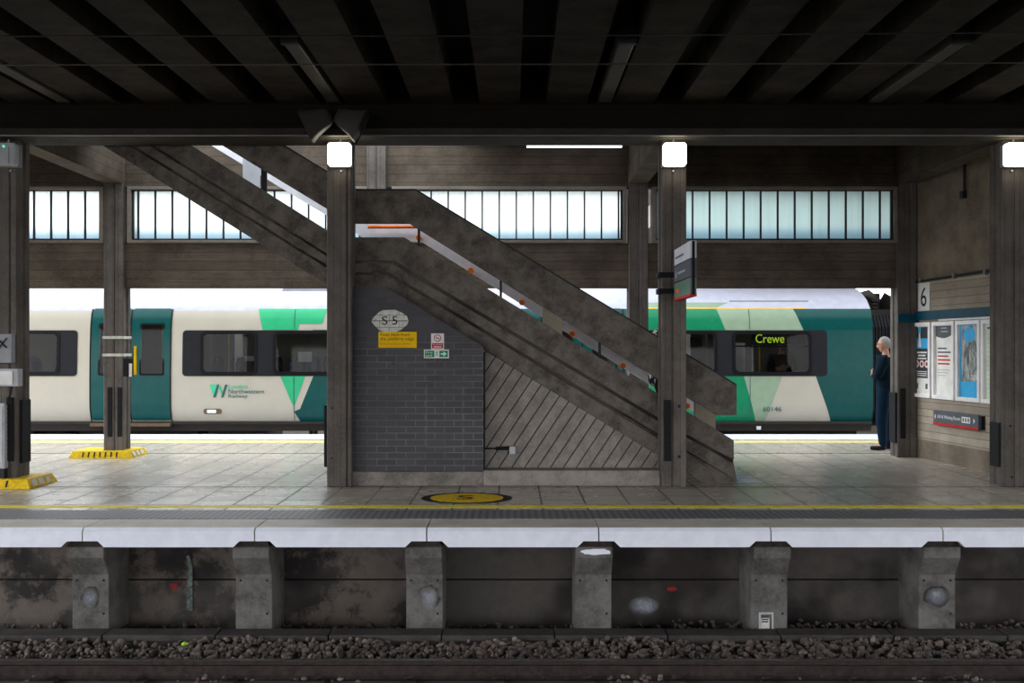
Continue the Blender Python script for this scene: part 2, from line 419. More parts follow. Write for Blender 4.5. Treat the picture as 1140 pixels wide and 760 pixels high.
class MB:
    def __init__(s): s.v, s.f, s.m = [], [], []
    def add(s, vs, fs, mi=0):
        n = len(s.v); s.v += [tuple(v) for v in vs]
        s.f += [tuple(n + i for i in f) for f in fs]; s.m += [mi] * len(fs)
        return s
    def box(s, x0, x1, y0, y1, z0, z1, mi=0):
        x0, x1 = min(x0, x1), max(x0, x1); y0, y1 = min(y0, y1), max(y0, y1); z0, z1 = min(z0, z1), max(z0, z1)
        return s.add([(x0, y0, z0), (x1, y0, z0), (x1, y1, z0), (x0, y1, z0), (x0, y0, z1), (x1, y0, z1), (x1, y1, z1), (x0, y1, z1)],
                     [(0, 3, 2, 1), (4, 5, 6, 7), (0, 1, 5, 4), (1, 2, 6, 5), (2, 3, 7, 6), (3, 0, 4, 7)], mi)
    def prism(s, poly, a0, a1, axis='Y', mi=0):
        """poly: 2d points; axis Y -> (x,z), X -> (y,z), Z -> (x,y)"""
        def P(p, a):
            if axis == 'Y': return (p[0], a, p[1])
            if axis == 'X': return (a, p[0], p[1])
            return (p[0], p[1], a)
        area = sum(poly[i][0] * poly[(i + 1) % len(poly)][1] - poly[(i + 1) % len(poly)][0] * poly[i][1] for i in range(len(poly)))
        if area < 0: poly = poly[::-1]
        n = len(poly)
        vs = [P(p, a0) for p in poly] + [P(p, a1) for p in poly]
        fs = [tuple(range(n))[::-1], tuple(range(n, 2 * n))] + [(i, (i + 1) % n, n + (i + 1) % n, n + i) for i in range(n)]
        if axis == 'Y': fs = [f[::-1] for f in fs]
        return s.add(vs, fs, mi)
    def tube(s, pts, r, n=10, mi=0):
        pts = [Vector(p) for p in pts]; rings = []
        rr = r if isinstance(r, (list, tuple)) else [r] * len(pts)
        for i, p in enumerate(pts):
            d = (pts[min(i + 1, len(pts) - 1)] - pts[max(i - 1, 0)]).normalized()
            u = d.orthogonal().normalized() if abs(d.z) > 0.95 else d.cross(Vector((0, 0, 1))).normalized()
            w = d.cross(u)
            rings.append([p + (u * math.cos(2 * math.pi * k / n) + w * math.sin(2 * math.pi * k / n)) * rr[i] for k in range(n)])
        vs = [v for ring in rings for v in ring]
        fs = [(i * n + k, i * n + (k + 1) % n, (i + 1) * n + (k + 1) % n, (i + 1) * n + k) for i in range(len(pts) - 1) for k in range(n)]
        fs += [tuple(range(n))[::-1], tuple(range((len(pts) - 1) * n, len(pts) * n))]
        return s.add(vs, fs, mi)
    def disc(s, c, rx, rz, y0, y1, n=32, mi=0):
        return s.prism([(c[0] + rx * math.cos(2 * math.pi * k / n), c[1] + rz * math.sin(2 * math.pi * k / n)) for k in range(n)], y0, y1, 'Y', mi)
    def xf(s, mat):
        s.v = [tuple(mat @ Vector(v)) for v in s.v]; return s
    def build(s, name, mat, parent=None, bevel=0, smooth=False, merge=False, **kw):
        me = bpy.data.meshes.new(name)
        if parent is not None: off = root_loc(parent)
        else:
            xs = [v[0] for v in s.v]; ys = [v[1] for v in s.v]; zs = [v[2] for v in s.v]
            off = Vector(((min(xs) + max(xs)) / 2, (min(ys) + max(ys)) / 2, min(zs)))
        me.from_pydata([tuple(Vector(v) - off) for v in s.v], [], s.f)
        for mm in (mat if isinstance(mat, list) else [mat]): me.materials.append(mm)
        me.polygons.foreach_set('material_index', s.m)
        if smooth: me.polygons.foreach_set('use_smooth', [True] * len(me.polygons))
        bm = bmesh.new(); bm.from_mesh(me)
        if merge: bmesh.ops.remove_doubles(bm, verts=bm.verts, dist=1e-4)
        bmesh.ops.recalc_face_normals(bm, faces=bm.faces); bm.to_mesh(me); bm.free()
        me.update()
        o = bpy.data.objects.new(name, me); COL.objects.link(o)
        if parent is not None: o.parent = parent
        else: o.location = off
        if bevel:
            b = o.modifiers.new('bevel', 'BEVEL'); b.width = bevel; b.segments = 2; b.limit_method = 'ANGLE'; b.angle_limit = 0.7
        tag(o, **kw)
        return o

def rrect(x0, x1, z0, z1, r, n=5):
    pts = []
    for cx, cz, a in ((x1 - r, z1 - r, 0), (x0 + r, z1 - r, 90), (x0 + r, z0 + r, 180), (x1 - r, z0 + r, 270)):
        for k in range(n + 1):
            t = math.radians(a + 90 * k / n); pts.append((cx + r * math.cos(t), cz + r * math.sin(t)))
    return pts

def ring_prism(mb, outer, inner, y0, y1, mi=0):
    n = len(outer)
    vs = [(p[0], y0, p[1]) for p in outer] + [(p[0], y0, p[1]) for p in inner] + [(p[0], y1, p[1]) for p in outer] + [(p[0], y1, p[1]) for p in inner]
    fs = []
    for i in range(n):
        j = (i + 1) % n
        fs += [(i, j, n + j, n + i), (2 * n + i, 3 * n + i, 3 * n + j, 2 * n + j), (i, 2 * n + i, 2 * n + j, j), (n + i, n + j, 3 * n + j, 3 * n + i)]
    mb.add(vs, fs, mi)

def text_mb(body, x0, x1, z0, z1, y, depth=0.002, keep=False, shear=0.0):
    """lettering fitted to a box in the XZ plane, facing -Y"""
    cu = bpy.data.curves.new('lettering', 'FONT'); cu.body = body; cu.size = 1.0; cu.resolution_u = 3
    cu.extrude = 0.5; cu.shear = shear
    o = bpy.data.objects.new('lettering', cu); COL.objects.link(o)
    dg = bpy.context.evaluated_depsgraph_get()
    me = bpy.data.meshes.new_from_object(o.evaluated_get(dg))
    vs = [v.co.copy() for v in me.vertices]; fs = [tuple(p.vertices) for p in me.polygons]
    bpy.data.objects.remove(o); bpy.data.curves.remove(cu); bpy.data.meshes.remove(me)
    ax0 = min(v.x for v in vs); ax1 = max(v.x for v in vs); ay0 = min(v.y for v in vs); ay1 = max(v.y for v in vs)
    sx = (x1 - x0) / (ax1 - ax0); sz = (z1 - z0) / (ay1 - ay0)
    if keep:
        sx = sz = min(sx, sz)
    mb = MB()
    mb.add([(x0 + (v.x - ax0) * sx, y - (v.z + 0.5) * depth, z0 + (v.y - ay0) * sz) for v in vs], fs)
    return mb

def copy_tree(o, parent=None, name=None):
    c = o.copy(); COL.objects.link(c)
    if parent is not None: c.parent = parent
    for ch in [x for x in bpy.data.objects if x.parent == o]: copy_tree(ch, c)
    return c

def clip_half(poly, a, b, c):
    """keep points with a*x+b*z <= c"""
    out = []
    for i in range(len(poly)):
        p, q = poly[i], poly[(i + 1) % len(poly)]
        dp, dq = a * p[0] + b * p[1] - c, a * q[0] + b * q[1] - c
        if dp <= 1e-9: out.append(p)
        if (dp < -1e-9 and dq > 1e-9) or (dp > 1e-9 and dq < -1e-9):
            t = dp / (dp - dq); out.append((p[0] + (q[0] - p[0]) * t, p[1] + (q[1] - p[1]) * t))
    return out

# ================================================================== THE SETTING
Y_EDGE, Y_F, Y_B = 9.16, 11.90, 15.08
PW = 0.285                                     # pillar width
XF = [PX(5.5, Y_F), PX(377.5, Y_F), PX(750.5, Y_F), PX(1129, Y_F)]
XB = [PX(-167, Y_B), PX(126, Y_B), PX(419, Y_B), PX(711, Y_B), PX(1010.5, Y_B)]
XL, XR = -13.0, 13.0

# platform paving
f = MB().box(XL, XR, 9.66, 18.05, -0.168, 0.0)
f.build('floor', M['tiles'], kind='structure', label='grey paved island platform surface')
MB().box(XL, XR, 9.66, 10.17, 0.0, 0.004).build('trim_1', M['tactile'], kind='structure', label='dark tactile paving strip along the near edge')
MB().box(XL, XR, 10.33, 10.50, 0.0, 0.003).build('trim_2', M['yellow_line'], kind='structure', label='yellow line along the near platform edge')
j = MB().box(XL, XR, 11.865, 11.885, 0.0, 0.003); j.build('trim_3', M['black'], kind='structure', label='dark expansion joint in front of the near pillars')
MB().box(XL, XR, 15.64, 15.675, 0.0, 0.003).build('trim_4', M['black'], kind='structure', label='dark expansion joint behind the far pillars')
MB().box(XL, XR, 17.38, 17.80, 0.0, 0.003).build('trim_5', M['yellow_faded'], kind='structure', label='yellow line along the far platform edge')
MB().box(XL, XR, 18.05, 19.10, -0.25, 0.002).build('trim_6', M['white_paint'], kind='structure', label='white painted coping of the far platform edge')

# track walls, ground
w = MB()
for x in range(-9, 10):
    x0 = 0.007 + 1.527 * x
    w.box(x0 - 0.757, x0 + 0.757, 9.84, 10.04, -0.60, -0.17)
    w.box(x0 - 0.757, x0 + 0.757, 9.83, 10.04, -1.10, -0.612)
w.build('wall_track', M['grime'], kind='structure', bevel=0.006, label='grimy blockwork wall below the near platform edge')
MB().box(XL, XR, 10.04, 18.8, -1.1, -0.168).build('wall_platform_core', M['grime'], kind='structure', label='solid core under the platform')
MB().box(-110, 110, -110, 110, -1.30, -1.08).build('ground_bed', M['trough'], kind='structure', label='dark ground bed under the tracks')

# ceiling: slab with lower precast panels and dark recesses between them
HX0, HX1 = -5.6, -0.7                          # stair well: slab opened to the sky above the upper flight to let light in
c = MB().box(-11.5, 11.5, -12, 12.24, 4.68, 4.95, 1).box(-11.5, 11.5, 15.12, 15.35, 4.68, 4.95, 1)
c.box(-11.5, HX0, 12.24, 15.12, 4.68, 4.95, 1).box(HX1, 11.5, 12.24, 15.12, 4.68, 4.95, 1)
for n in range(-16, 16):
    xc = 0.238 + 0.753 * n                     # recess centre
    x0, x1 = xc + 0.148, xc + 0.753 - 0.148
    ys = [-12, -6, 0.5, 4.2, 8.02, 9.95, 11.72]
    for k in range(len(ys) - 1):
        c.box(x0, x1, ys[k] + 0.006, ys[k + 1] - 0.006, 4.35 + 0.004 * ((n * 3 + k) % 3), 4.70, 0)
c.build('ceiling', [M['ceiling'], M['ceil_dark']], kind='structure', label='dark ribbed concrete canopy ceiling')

# front beam
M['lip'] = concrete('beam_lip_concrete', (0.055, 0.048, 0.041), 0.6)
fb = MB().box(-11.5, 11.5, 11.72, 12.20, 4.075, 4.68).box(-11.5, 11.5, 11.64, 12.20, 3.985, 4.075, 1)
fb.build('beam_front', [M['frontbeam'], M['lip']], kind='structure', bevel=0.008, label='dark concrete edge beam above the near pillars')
MB().tube([(-11.5, 11.63, 3.99), (11.5, 11.63, 3.99)], 0.008, 8).build('trim_7', M['steel'], kind='structure', label='thin metal conduit along the foot of the near beam')

# back wall: fascia above the windows, beam below
BX0, BX1 = XB[0], XB[4]
bw = MB().box(-11.5, XB[4] + 0.2, 15.14, 15.36, 3.955, 4.80)
bw.build('wall_back_upper', M['beam'], kind='structure', label='board marked concrete wall above the high windows')
bb = MB().box(-11.5, XB[4] + 0.2, 15.14, 15.36, 2.48, 3.13)
bb.build('wall_back_lower', M['beam'], kind='structure', label='board marked concrete beam below the high windows')

def window(n, x0, x1, label, first_px):
    z0, z1 = 3.13, 3.955
    w = thing('window_%d' % n, ((x0 + x1) / 2, 15.2, z0), label, kind='structure')
    fr = MB()
    t = 0.055
    fr.box(x0, x1, 15.07, 15.33, z0, z0 + 0.045).box(x0, x1, 15.07, 15.33, z1 - 0.045, z1)
    fr.box(x0, x0 + t, 15.07, 15.33, z0 + 0.045, z1 - 0.045).box(x1 - t, x1, 15.07, 15.33, z0 + 0.045, z1 - 0.045)
    fr.build('surround', M['frame_c'], w, bevel=0.006)
    gx0, gx1 = x0 + t, x1 - t
    bars = MB()
    s = 0.2497
    k0 = math.ceil((gx0 - PX(first_px, 15.15)) / s)
    x = PX(first_px, 15.15) + k0 * s
    while x < gx1:
        if gx0 + 0.03 < x < gx1 - 0.03: bars.box(x - 0.011, x + 0.011, 15.13, 15.17, z0 + 0.045, z1 - 0.045)
        x += s
    bars.box(gx0, gx0 + 0.02, 15.13, 15.17, z0 + 0.045, z1 - 0.045).box(gx1 - 0.03, gx1, 15.13, 15.17, z0 + 0.045, z1 - 0.045)
    bars.box(gx0, gx1, 15.13, 15.17, z0 + 0.045, z0 + 0.07).box(gx0, gx1, 15.13, 15.17, z1 - 0.06, z1 - 0.045)
    bars.build('glazing_bars', M['dark'], w)
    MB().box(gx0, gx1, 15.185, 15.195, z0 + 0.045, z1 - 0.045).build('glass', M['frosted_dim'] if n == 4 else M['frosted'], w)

hw = PW / 2
window(1, XB[0] + hw, XB[1] - hw, 'high frosted window left of the far pillar with the yellow base', 57)
window(2, XB[1] + hw + 0.06, XB[2] - hw, 'high frosted window partly behind the upper stair flight', 173)
window(3, XB[2] + hw + 0.08, XB[3] - hw - 0.03, 'high frosted window above the lower stair flight', 499)
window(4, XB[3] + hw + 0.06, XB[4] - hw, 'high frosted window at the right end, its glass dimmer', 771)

# right hand wall, slightly out of square: local axes s along the wall towards the camera, d out of it
P0 = Vector((5.927, 15.08, 0.0))
U = Vector((0.1128, -0.9936, 0)); NRM = Vector((-0.9936, -0.1128, 0))
WM = Matrix(((U.x, -NRM.x, 0, P0.x), (U.y, -NRM.y, 0, P0.y), (0, 0, 1, 0), (0, 0, 0, 1)))   # local (s, -d, z) -> world
def WS(px):
    t = (px - CX) / F
    return (t * P0.y - P0.x) / (U.x - t * U.y)
def WZ(px, py):
    Y = P0.y + U.y * WS(px); return EYE - (py - CY) * Y / F
def wbox(s0, s1, d0, d1, z0, z1, mb=None, mi=0):
    return (mb or MB()).box(s0, s1, -d1, -d0, z0, z1, mi)
rw = MB()
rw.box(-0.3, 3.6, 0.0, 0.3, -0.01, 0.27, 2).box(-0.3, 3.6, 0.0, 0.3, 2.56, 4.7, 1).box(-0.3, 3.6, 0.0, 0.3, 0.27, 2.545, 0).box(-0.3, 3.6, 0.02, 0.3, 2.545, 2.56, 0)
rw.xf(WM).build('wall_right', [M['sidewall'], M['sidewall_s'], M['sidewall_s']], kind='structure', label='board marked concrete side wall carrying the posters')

# cross beams on the pillar lines (none above the stair landing)
def cross(n, xc, label):
    MB().box(xc - 0.14, xc + 0.14, 12.20, 15.14, 4.0, 4.68).build('beam_cross_%d' % n, M['beam'], kind='structure', label=label)
cross(1, XF[0] + 0.02, 'concrete cross beam at the left pillars')
cross(2, XF[2] - 0.03, 'concrete cross beam at the middle right pillars')
cross(3, XF[3] - 0.0, 'concrete cross beam at the right pillars')

# unseen bridge shape added to shade the train roof and right-hand panes
fbm = MB().box(2.8, 26, 19.4, 30.0, 4.05, 4.5).box(2.8, 26, 19.4, 19.6, 4.5, 8.6).box(2.8, 26, 29.8, 30.0, 4.5, 8.6).box(2.6, 26, 19.2, 30.2, 8.6, 8.8)
for x in (12, 20):
    for y in (23.2, 29.2): fbm.box(x, x + 0.6, y, y + 0.6, -1.08, 4.1)
tag(fbm.build('added_shade_bridge', M['shade_bridge']), 'unseen grey bridge added high over the train at the right to shade it', 'light blocker')

# ================================================================== PILLARS
def pillar(name, xc, y, z1, label, groove=0.0, group=None):
    t = thing(name, (xc, y, 0), label, 'pillar', group)
    h, d = PW / 2, 0.30
    g = groove
    # front face with a vertical groove; the sides carry a shallow recess as well
    poly = [(-h, 0.012), (-h + 0.012, 0), (g - 0.012, 0), (g - 0.006, 0.014), (g + 0.006, 0.014), (g + 0.012, 0), (h - 0.012, 0), (h, 0.012),
            (h, 0.09), (h - 0.02, 0.105), (h - 0.02, 0.195), (h, 0.21), (h, d), (-h, d), (-h, 0.21), (-h + 0.02, 0.195), (-h + 0.02, 0.105), (-h, 0.09)]
    MB().prism([(xc + p[0], y + p[1]) for p in poly], 0.0, z1, 'Z').build('shaft', M['pillar'], t)
    return t

def strip(parent, x0, x1, y0, y1, z0, z1, name='rubber_guard'):
    m = MB().box(x0, x1, y0, y1, z0, z1)
    n = int((z1 - z0) / 0.05)
    for k in range(n):
        z = z0 + (k + 0.5) * (z1 - z0) / n
        m.box(x0 + 0.008, x1 - 0.008, y0 - 0.006, y0, z - 0.012, z + 0.012)
    return m.build(name, M['black'], parent, label='black ribbed rubber guard strip')

def bolt(parent, px, py, Y, r=0.018):
    MB().disc((PX(px, Y), PZ(py, Y)), r, r, Y - 0.012, Y + 0.004, 10).build('bolt_hole', M['ink'], parent)

GP = None
pf1 = pillar('concrete_pillar', XF[0], Y_F, 3.985, 'near concrete pillar at the far left carrying the grey cabinets', 0.06)
pf2 = pillar('concrete_pillar', XF[1], Y_F, 3.985, 'near concrete pillar at the left edge of the dark brick wall', 0.09)
pf3 = pillar('concrete_pillar', XF[2], Y_F, 3.985, 'near concrete pillar in front of the lower stair flight', -0.02)
pf4 = pillar('concrete_pillar', XF[3], Y_F, 3.985, 'near concrete pillar at the right edge of the picture', 0.0)
pb0 = pillar('concrete_pillar', XB[0], Y_B, 4.68, 'far concrete pillar outside the left edge')
pb1 = pillar('concrete_pillar', XB[1], Y_B, 4.68, 'far concrete pillar standing in a yellow base with two white straps', 0.02)
pb2 = pillar('concrete_pillar', XB[2], Y_B, 4.68, 'far concrete pillar behind the stair landing')
pb3 = pillar('concrete_pillar', XB[3], Y_B, 4.68, 'far concrete pillar seen above the lower stair flight')
pb4 = pillar('concrete_pillar', XB[4], Y_B, 4.68, 'far concrete pillar beside the standing man', 0.03)
for o in [pb0] + list(pb0.children): bpy.data.objects.remove(o)

strip(pf1, XF[0] + hw, XF[0] + hw + 0.03, Y_F + 0.06, Y_F + 0.27, PZ(515, 12.0), PZ(445, 12.0))
strip(pf1, PX(8.5, Y_F), PX(15.5, Y_F), Y_F - 0.03, Y_F, PZ(513, Y_F), PZ(442, Y_F))
strip(pf2, XF[1] - hw - 0.035, XF[1] - hw, Y_F + 0.02, Y_F + 0.24, PZ(520, Y_F), PZ(451, Y_F))
strip(pf3, PX(739, Y_F), PX(747, Y_F), Y_F - 0.02, Y_F + 0.0, PZ(513, Y_F), PZ(445, Y_F))
strip(pf4, XF[3] - hw - 0.03, XF[3] - hw, Y_F + 0.02, Y_F + 0.24, PZ(520, Y_F), PZ(471, Y_F))
strip(pb1, PX(120, Y_B), PX(124.5, Y_B), Y_B - 0.015, Y_B, PZ(486, Y_B), PZ(431, Y_B))
strip(pb1, PX(131, Y_B), PX(136, Y_B), Y_B - 0.015, Y_B, PZ(486, Y_B), PZ(431, Y_B))
strip(pb4, XB[4] - hw - 0.03, XB[4] - hw, Y_B + 0.03, Y_B + 0.27, PZ(493, Y_B), PZ(437, Y_B))
strip(pb4, PX(1002, Y_B), PX(1008, Y_B), Y_B - 0.015, Y_B, PZ(488, Y_B), PZ(432, Y_B))
bolt(pf3, 756, 452, Y_F); bolt(pf3, 756, 508, Y_F); bolt(pf2, 369.5, 454, Y_F, 0.012); bolt(pf2, 369.5, 510, Y_F, 0.012)
bolt(pf4, 1124.5, 474, Y_F, 0.014); bolt(pf4, 1126.5, 531, Y_F, 0.014)
for py in (375.5, 395):
    m = MB(); z = PZ(py, Y_B)
    x0, x1 = XB[1] - hw, XB[1] + hw
    for a in ((x0 - 0.012, x1 + 0.012, Y_B - 0.014, Y_B - 0.002), (x0 - 0.012, x0 - 0.001, Y_B, Y_B + 0.31), (x1 + 0.001, x1 + 0.012, Y_B, Y_B + 0.31), (x0 - 0.012, x1 + 0.012, Y_B + 0.301, Y_B + 0.312)):
        m.box(*a, z - 0.02, z + 0.02)
    m.build('strap', M['offwhite'], pb1, label='white metal strap')

# yellow bump-guard bases round two pillars
def guard(x0, x1, y0, y1, label):
    t = thing('pillar_guard', ((x0 + x1) / 2, (y0 + y1) / 2, 0), label, 'pillar base guard', 'yellow guards round pillar feet')
    h = 0.105; b = 0.05
    vs = [(x0, y0, 0), (x1, y0, 0), (x1, y1, 0), (x0, y1, 0), (x0 + b, y0 + b, h), (x1 - b, y0 + b, h), (x1 - b, y1 - b, h), (x0 + b, y1 - b, h)]
    MB().add(vs, [(0, 3, 2, 1), (4, 5, 6, 7), (0, 1, 5, 4), (1, 2, 6, 5), (2, 3, 7, 6), (3, 0, 4, 7)]).build('block', M['yellow'], t, bevel=0.008)
    for k in range(7):                        # dark slots on the front bevel
        x = x0 + 0.2 + k * (x1 - x0 - 0.35) / 7
        MB().add([(x, y0 + 0.012, 0.02), (x + 0.018, y0 + 0.012, 0.02), (x + 0.018, y0 + 0.043, 0.09), (x, y0 + 0.043, 0.09),
                  (x, y0 + 0.002, 0.02), (x + 0.018, y0 + 0.002, 0.02), (x + 0.018, y0 + 0.036, 0.09), (x, y0 + 0.036, 0.09)],
                 [(0, 1, 2, 3), (4, 7, 6, 5), (0, 4, 5, 1), (1, 5, 6, 2), (2, 6, 7, 3), (3, 7, 4, 0)]).build('slot', M['ink'], t)
    for k in range(3):                        # worn white patches on the side bevel
        y = y0 + 0.10 + k * (y1 - y0 - 0.2) / 3; w_ = 0.10
        MB().add([(x1 - 0.006, y, 0.02), (x1 - 0.006, y + w_, 0.02), (x1 - 0.040, y + w_, 0.09), (x1 - 0.040, y, 0.09),
                  (x1 + 0.000, y, 0.022), (x1 + 0.000, y + w_, 0.022), (x1 - 0.034, y + w_, 0.092), (x1 - 0.034, y, 0.092)],
                 [(0, 1, 2, 3), (4, 7, 6, 5), (0, 4, 5, 1), (1, 5, 6, 2), (2, 6, 7, 3), (3, 7, 4, 0)]).build('worn_patch', M['offwhite'], t)
guard(-6.42, -5.50, 14.93, 15.62, 'yellow slotted guard round the foot of the far left pillar')
guard(-6.75, -5.46, 11.70, 12.42, 'yellow worn guard round the foot of the near left pillar with cabinets')

# cabinets on the left pillar
t = thing('control_box', (PX(6, 11.8), 11.8, PZ(404, 11.8)), 'grey metal box with a black arrow mark on the near left pillar', 'electrical box')
MB().box(PX(-12, 11.8), PX(13, 11.8), 11.80, 11.90, PZ(404, 11.74), PZ(371.5, 11.74)).build('case', M['grey'], t, bevel=0.01)
a = MB()
a.tube([(PX(-2, 11.79), 11.79, PZ(378, 11.79)), (PX(7.5, 11.79), 11.79, PZ(387, 11.79))], 0.008, 6)
a.tube([(PX(7.5, 11.79), 11.79, PZ(376, 11.79)), (PX(-2, 11.79), 11.79, PZ(388, 11.79))], 0.008, 6)
a.build('mark', M['ink'], t)
t = thing('junction_box', (PX(8, 11.8), 11.8, PZ(430, 11.8)), 'small pale grey junction box under the grey box on the left pillar', 'electrical box')
MB().box(PX(-10, 11.78), PX(20, 11.78), 11.78, 11.90, PZ(430, 11.78), PZ(410.5, 11.78)).build('case', M['lightgrey'], t, bevel=0.008)
MB().box(PX(-8, 11.77), PX(14, 11.77), 11.765, 11.78, PZ(428, 11.78), PZ(413, 11.78)).build('lid', M['white'], t, bevel=0.004)
MB().tube([(PX(13.5, 11.84), 11.84, PZ(430, 11.84)), (PX(12, 11.84), 11.84, PZ(438, 11.84)), (PX(8.6, 11.84), 11.84, PZ(444, 11.84)), (PX(8, 11.84), 11.84, PZ(450, 11.84))], 0.01, 8).build('cable', M['black'], t)
t = thing('tall_cabinet', (PX(-8, 11.8), 11.8, PZ(522, 11.8)), 'tall pale grey cabinet at the foot of the near left pillar', 'cabinet')
MB().box(PX(-26, 11.8), PX(5, 11.8), 11.8, 11.895, PZ(524, 11.6), PZ(450, 11.6)).build('case', M['lightgrey'], t, bevel=0.012)
MB().box(PX(-22, 11.8), PX(3, 11.8), 11.792, 11.8, PZ(520, 11.6), PZ(454, 11.6)).build('door', M['lightgrey'], t, bevel=0.003)
MB().box(PX(-24, 11.8), PX(4, 11.8), 11.81, 11.89, 0.105, PZ(524, 11.6)).build('foot', M['dark'], t)

# small yellow and white tags hanging beside the far left pillar
t = thing('hanging_notice', (PX(150, 15.0), 15.0, PZ(415, 15.0)), 'narrow yellow notice and white card strapped to the far left pillar', 'notice')
MB().box(PX(149.5, 15.1), PX(152.5, 15.1), 15.07, 15.09, PZ(417, 15.08), PZ(385, 15.08)).build('yellow_strip', M['sign_yellow'], t, bevel=0.004)
MB().box(PX(144.8, 15.1), PX(147.8, 15.1), 15.06, 15.08, PZ(419, 15.08), PZ(404.5, 15.08)).build('white_card', M['white'], t)
MB().box(XB[1] + hw, PX(148.5, 15.1), 15.09, 15.11, PZ(419, 15.08), PZ(399, 15.08)).box(PX(148, 15.1), PX(150, 15.1), 15.09, 15.10, PZ(417, 15.08), PZ(385, 15.08)).build('backing', M['black'], t)

# ================================================================== STAIRCASE
YS = 12.25
ks = YS / F
def S(p): return (PX(p[0], YS), PZ(p[1], YS))
stair = thing('staircase', (PX(600, YS), 13.0, 0), 'concrete staircase climbing left over a landing, with slab parapets and diagonal infill', 'staircase')
string = [(122, 105), (377, 264), (450, 264), (817, 490), (817, 513), (822, 538), (783, 538), (733, 507), (429, 321), (370, 321), (24, 105)]
def string_part(y0, y1, name, mat):
    m = MB()
    P = [S(p) for p in string]
    # convex pieces: upper flight, landing, lower flight
    m.prism([P[0], P[1], P[9], P[10]], y0, y1)
    m.prism([P[1], P[2], P[8], P[9]], y0, y1)
    m.prism([P[2], P[3], P[4], S((817, 538)), P[6], P[8]], y0, y1)
    m.prism([P[4], P[5], S((817, 538))], y0, y1)
    return m.build(name, mat, stair)
string_part(YS + 0.05, YS + 0.13, 'stringer', M['stair'])
string_part(13.80, 13.90, 'stringer', M['stair'])
# raised bands on the near stringer leave two grooves
def offs(poly, mb, y0, y1): mb.prism([S(p) for p in poly], y0, y1)
m = MB()
offs([(122, 105), (377, 264), (377, 290), (80, 105)], m, YS, YS + 0.06)
offs([(377, 264), (450, 264), (437, 290), (377, 290)], m, YS, YS + 0.06)
offs([(450, 264), (817, 490), (817, 512), (764, 483), (437, 289)], m, YS, YS + 0.06)
m.build('stringer_band', M['stair'], stair, bevel=0.006)
m = MB()
offs([(78, 107), (377, 293), (377, 303), (60, 107)], m, YS + 0.012, YS + 0.06)
offs([(377, 293), (436, 293), (433, 303), (377, 303)], m, YS + 0.012, YS + 0.06)
offs([(436, 293), (764, 487), (817, 516), (819, 534), (433, 303)], m, YS + 0.012, YS + 0.06)
m.build('stringer_band', M['stair'], stair, bevel=0.004)
m = MB()
offs([(58, 109), (377, 306), (370, 321), (26, 107)], m, YS + 0.004, YS + 0.06)
offs([(377, 306), (432, 306), (429, 321), (370, 321)], m, YS + 0.004, YS + 0.06)
offs([(432, 306), (816, 538), (783, 538), (429, 321)], m, YS + 0.004, YS + 0.06)
m.build('stringer_band', M['stair'], stair, bevel=0.004)

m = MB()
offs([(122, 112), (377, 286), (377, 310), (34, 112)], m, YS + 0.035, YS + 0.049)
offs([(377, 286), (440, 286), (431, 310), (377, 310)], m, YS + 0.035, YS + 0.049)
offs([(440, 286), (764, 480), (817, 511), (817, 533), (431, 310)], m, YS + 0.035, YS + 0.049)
m.build('groove_shade', M['grime'], stair)  # dark strips paint the shade inside the stringer grooves

par = [(222, 105), (397, 212), (463, 212), (820, 429), (820, 462), (797, 462), (455, 248), (390, 248), (154, 105)]
def parapet(y0, y1, mat, z=0.0, label=None):
    P = [(p[0], p[1] + z) for p in map(S, par)]
    m = MB().prism([P[0], P[1], P[7], P[8]], y0, y1).prism([P[1], P[2], P[6], P[7]], y0, y1).prism([P[2], P[3], P[4], P[5], P[6]], y0, y1)
    return m.build('parapet', mat, stair, label=label)
parapet(YS, YS + 0.11, M['stair'])
parapet(13.82, 13.92, M['painted'], -0.05, 'grey painted far parapet')
# dark coping line along the top of the near parapet
P = [S(p) for p in par[:4]]
m = MB()
for a_, b_ in ((0, 1), (1, 2), (2, 3)):
    p, q = P[a_], P[b_]
    m.prism([p, q, (q[0], q[1] + 0.018), (p[0], p[1] + 0.018)], YS - 0.012, YS + 0.122)
m.build('parapet_capping', M['dark'], stair)
# concrete posts joining stringer and parapet
for pts in ([(604, 343), (626, 356), (626, 374), (604, 361)], [(774, 440), (797, 455), (797, 476), (774, 465)]):
    MB().prism([S((p[0], p[1] - 6 if i < 2 else p[1] + 6)) for i, p in enumerate(pts)], YS + 0.01, YS + 0.10).build('post', M['stair_pale'], stair)
for px, y0, y1 in ((466, 248, 275), (557.5, 308, 332), (668, 376, 399), (293, 180, 214)):
    w_ = 1.3 if px != 293 else 3
    x = PX(px, YS); MB().box(x - w_ * ks, x + w_ * ks, YS + 0.03, YS + 0.07, PZ(y1, YS), PZ(y0, YS)).build('baluster', M['dark'], stair)
# pale panel by the upper flight
MB().box(PX(270, 13.75), PX(289, 13.75), 13.76, 13.79, PZ(215, 13.75), PZ(174, 13.75)).build('end_panel', M['lightgrey'], stair)
# handrail and its brackets inside the far parapet
yh = 13.74
hr = [(PX(640, yh) * 0 + S(p)[0], yh, S(p)[1] + 0.125) for p in ((390, 248), (455, 248), (797, 462))]
MB().tube(hr, 0.022, 10).build('handrail', M['orange'], stair, smooth=True, label='orange handrail')
for px in (466, 524, 581, 637, 693.5, 765):
    x = PX(px, yh); t_ = (x - S((455, 248))[0]) / (S((797, 462))[0] - S((455, 248))[0])
    z = S((455, 248))[1] + t_ * (S((797, 462))[1] - S((455, 248))[1])
    MB().disc((x, z - 0.03), 0.036, 0.036, yh - 0.02, yh + 0.08, 14).build('handrail_bracket', M['orange'], stair)
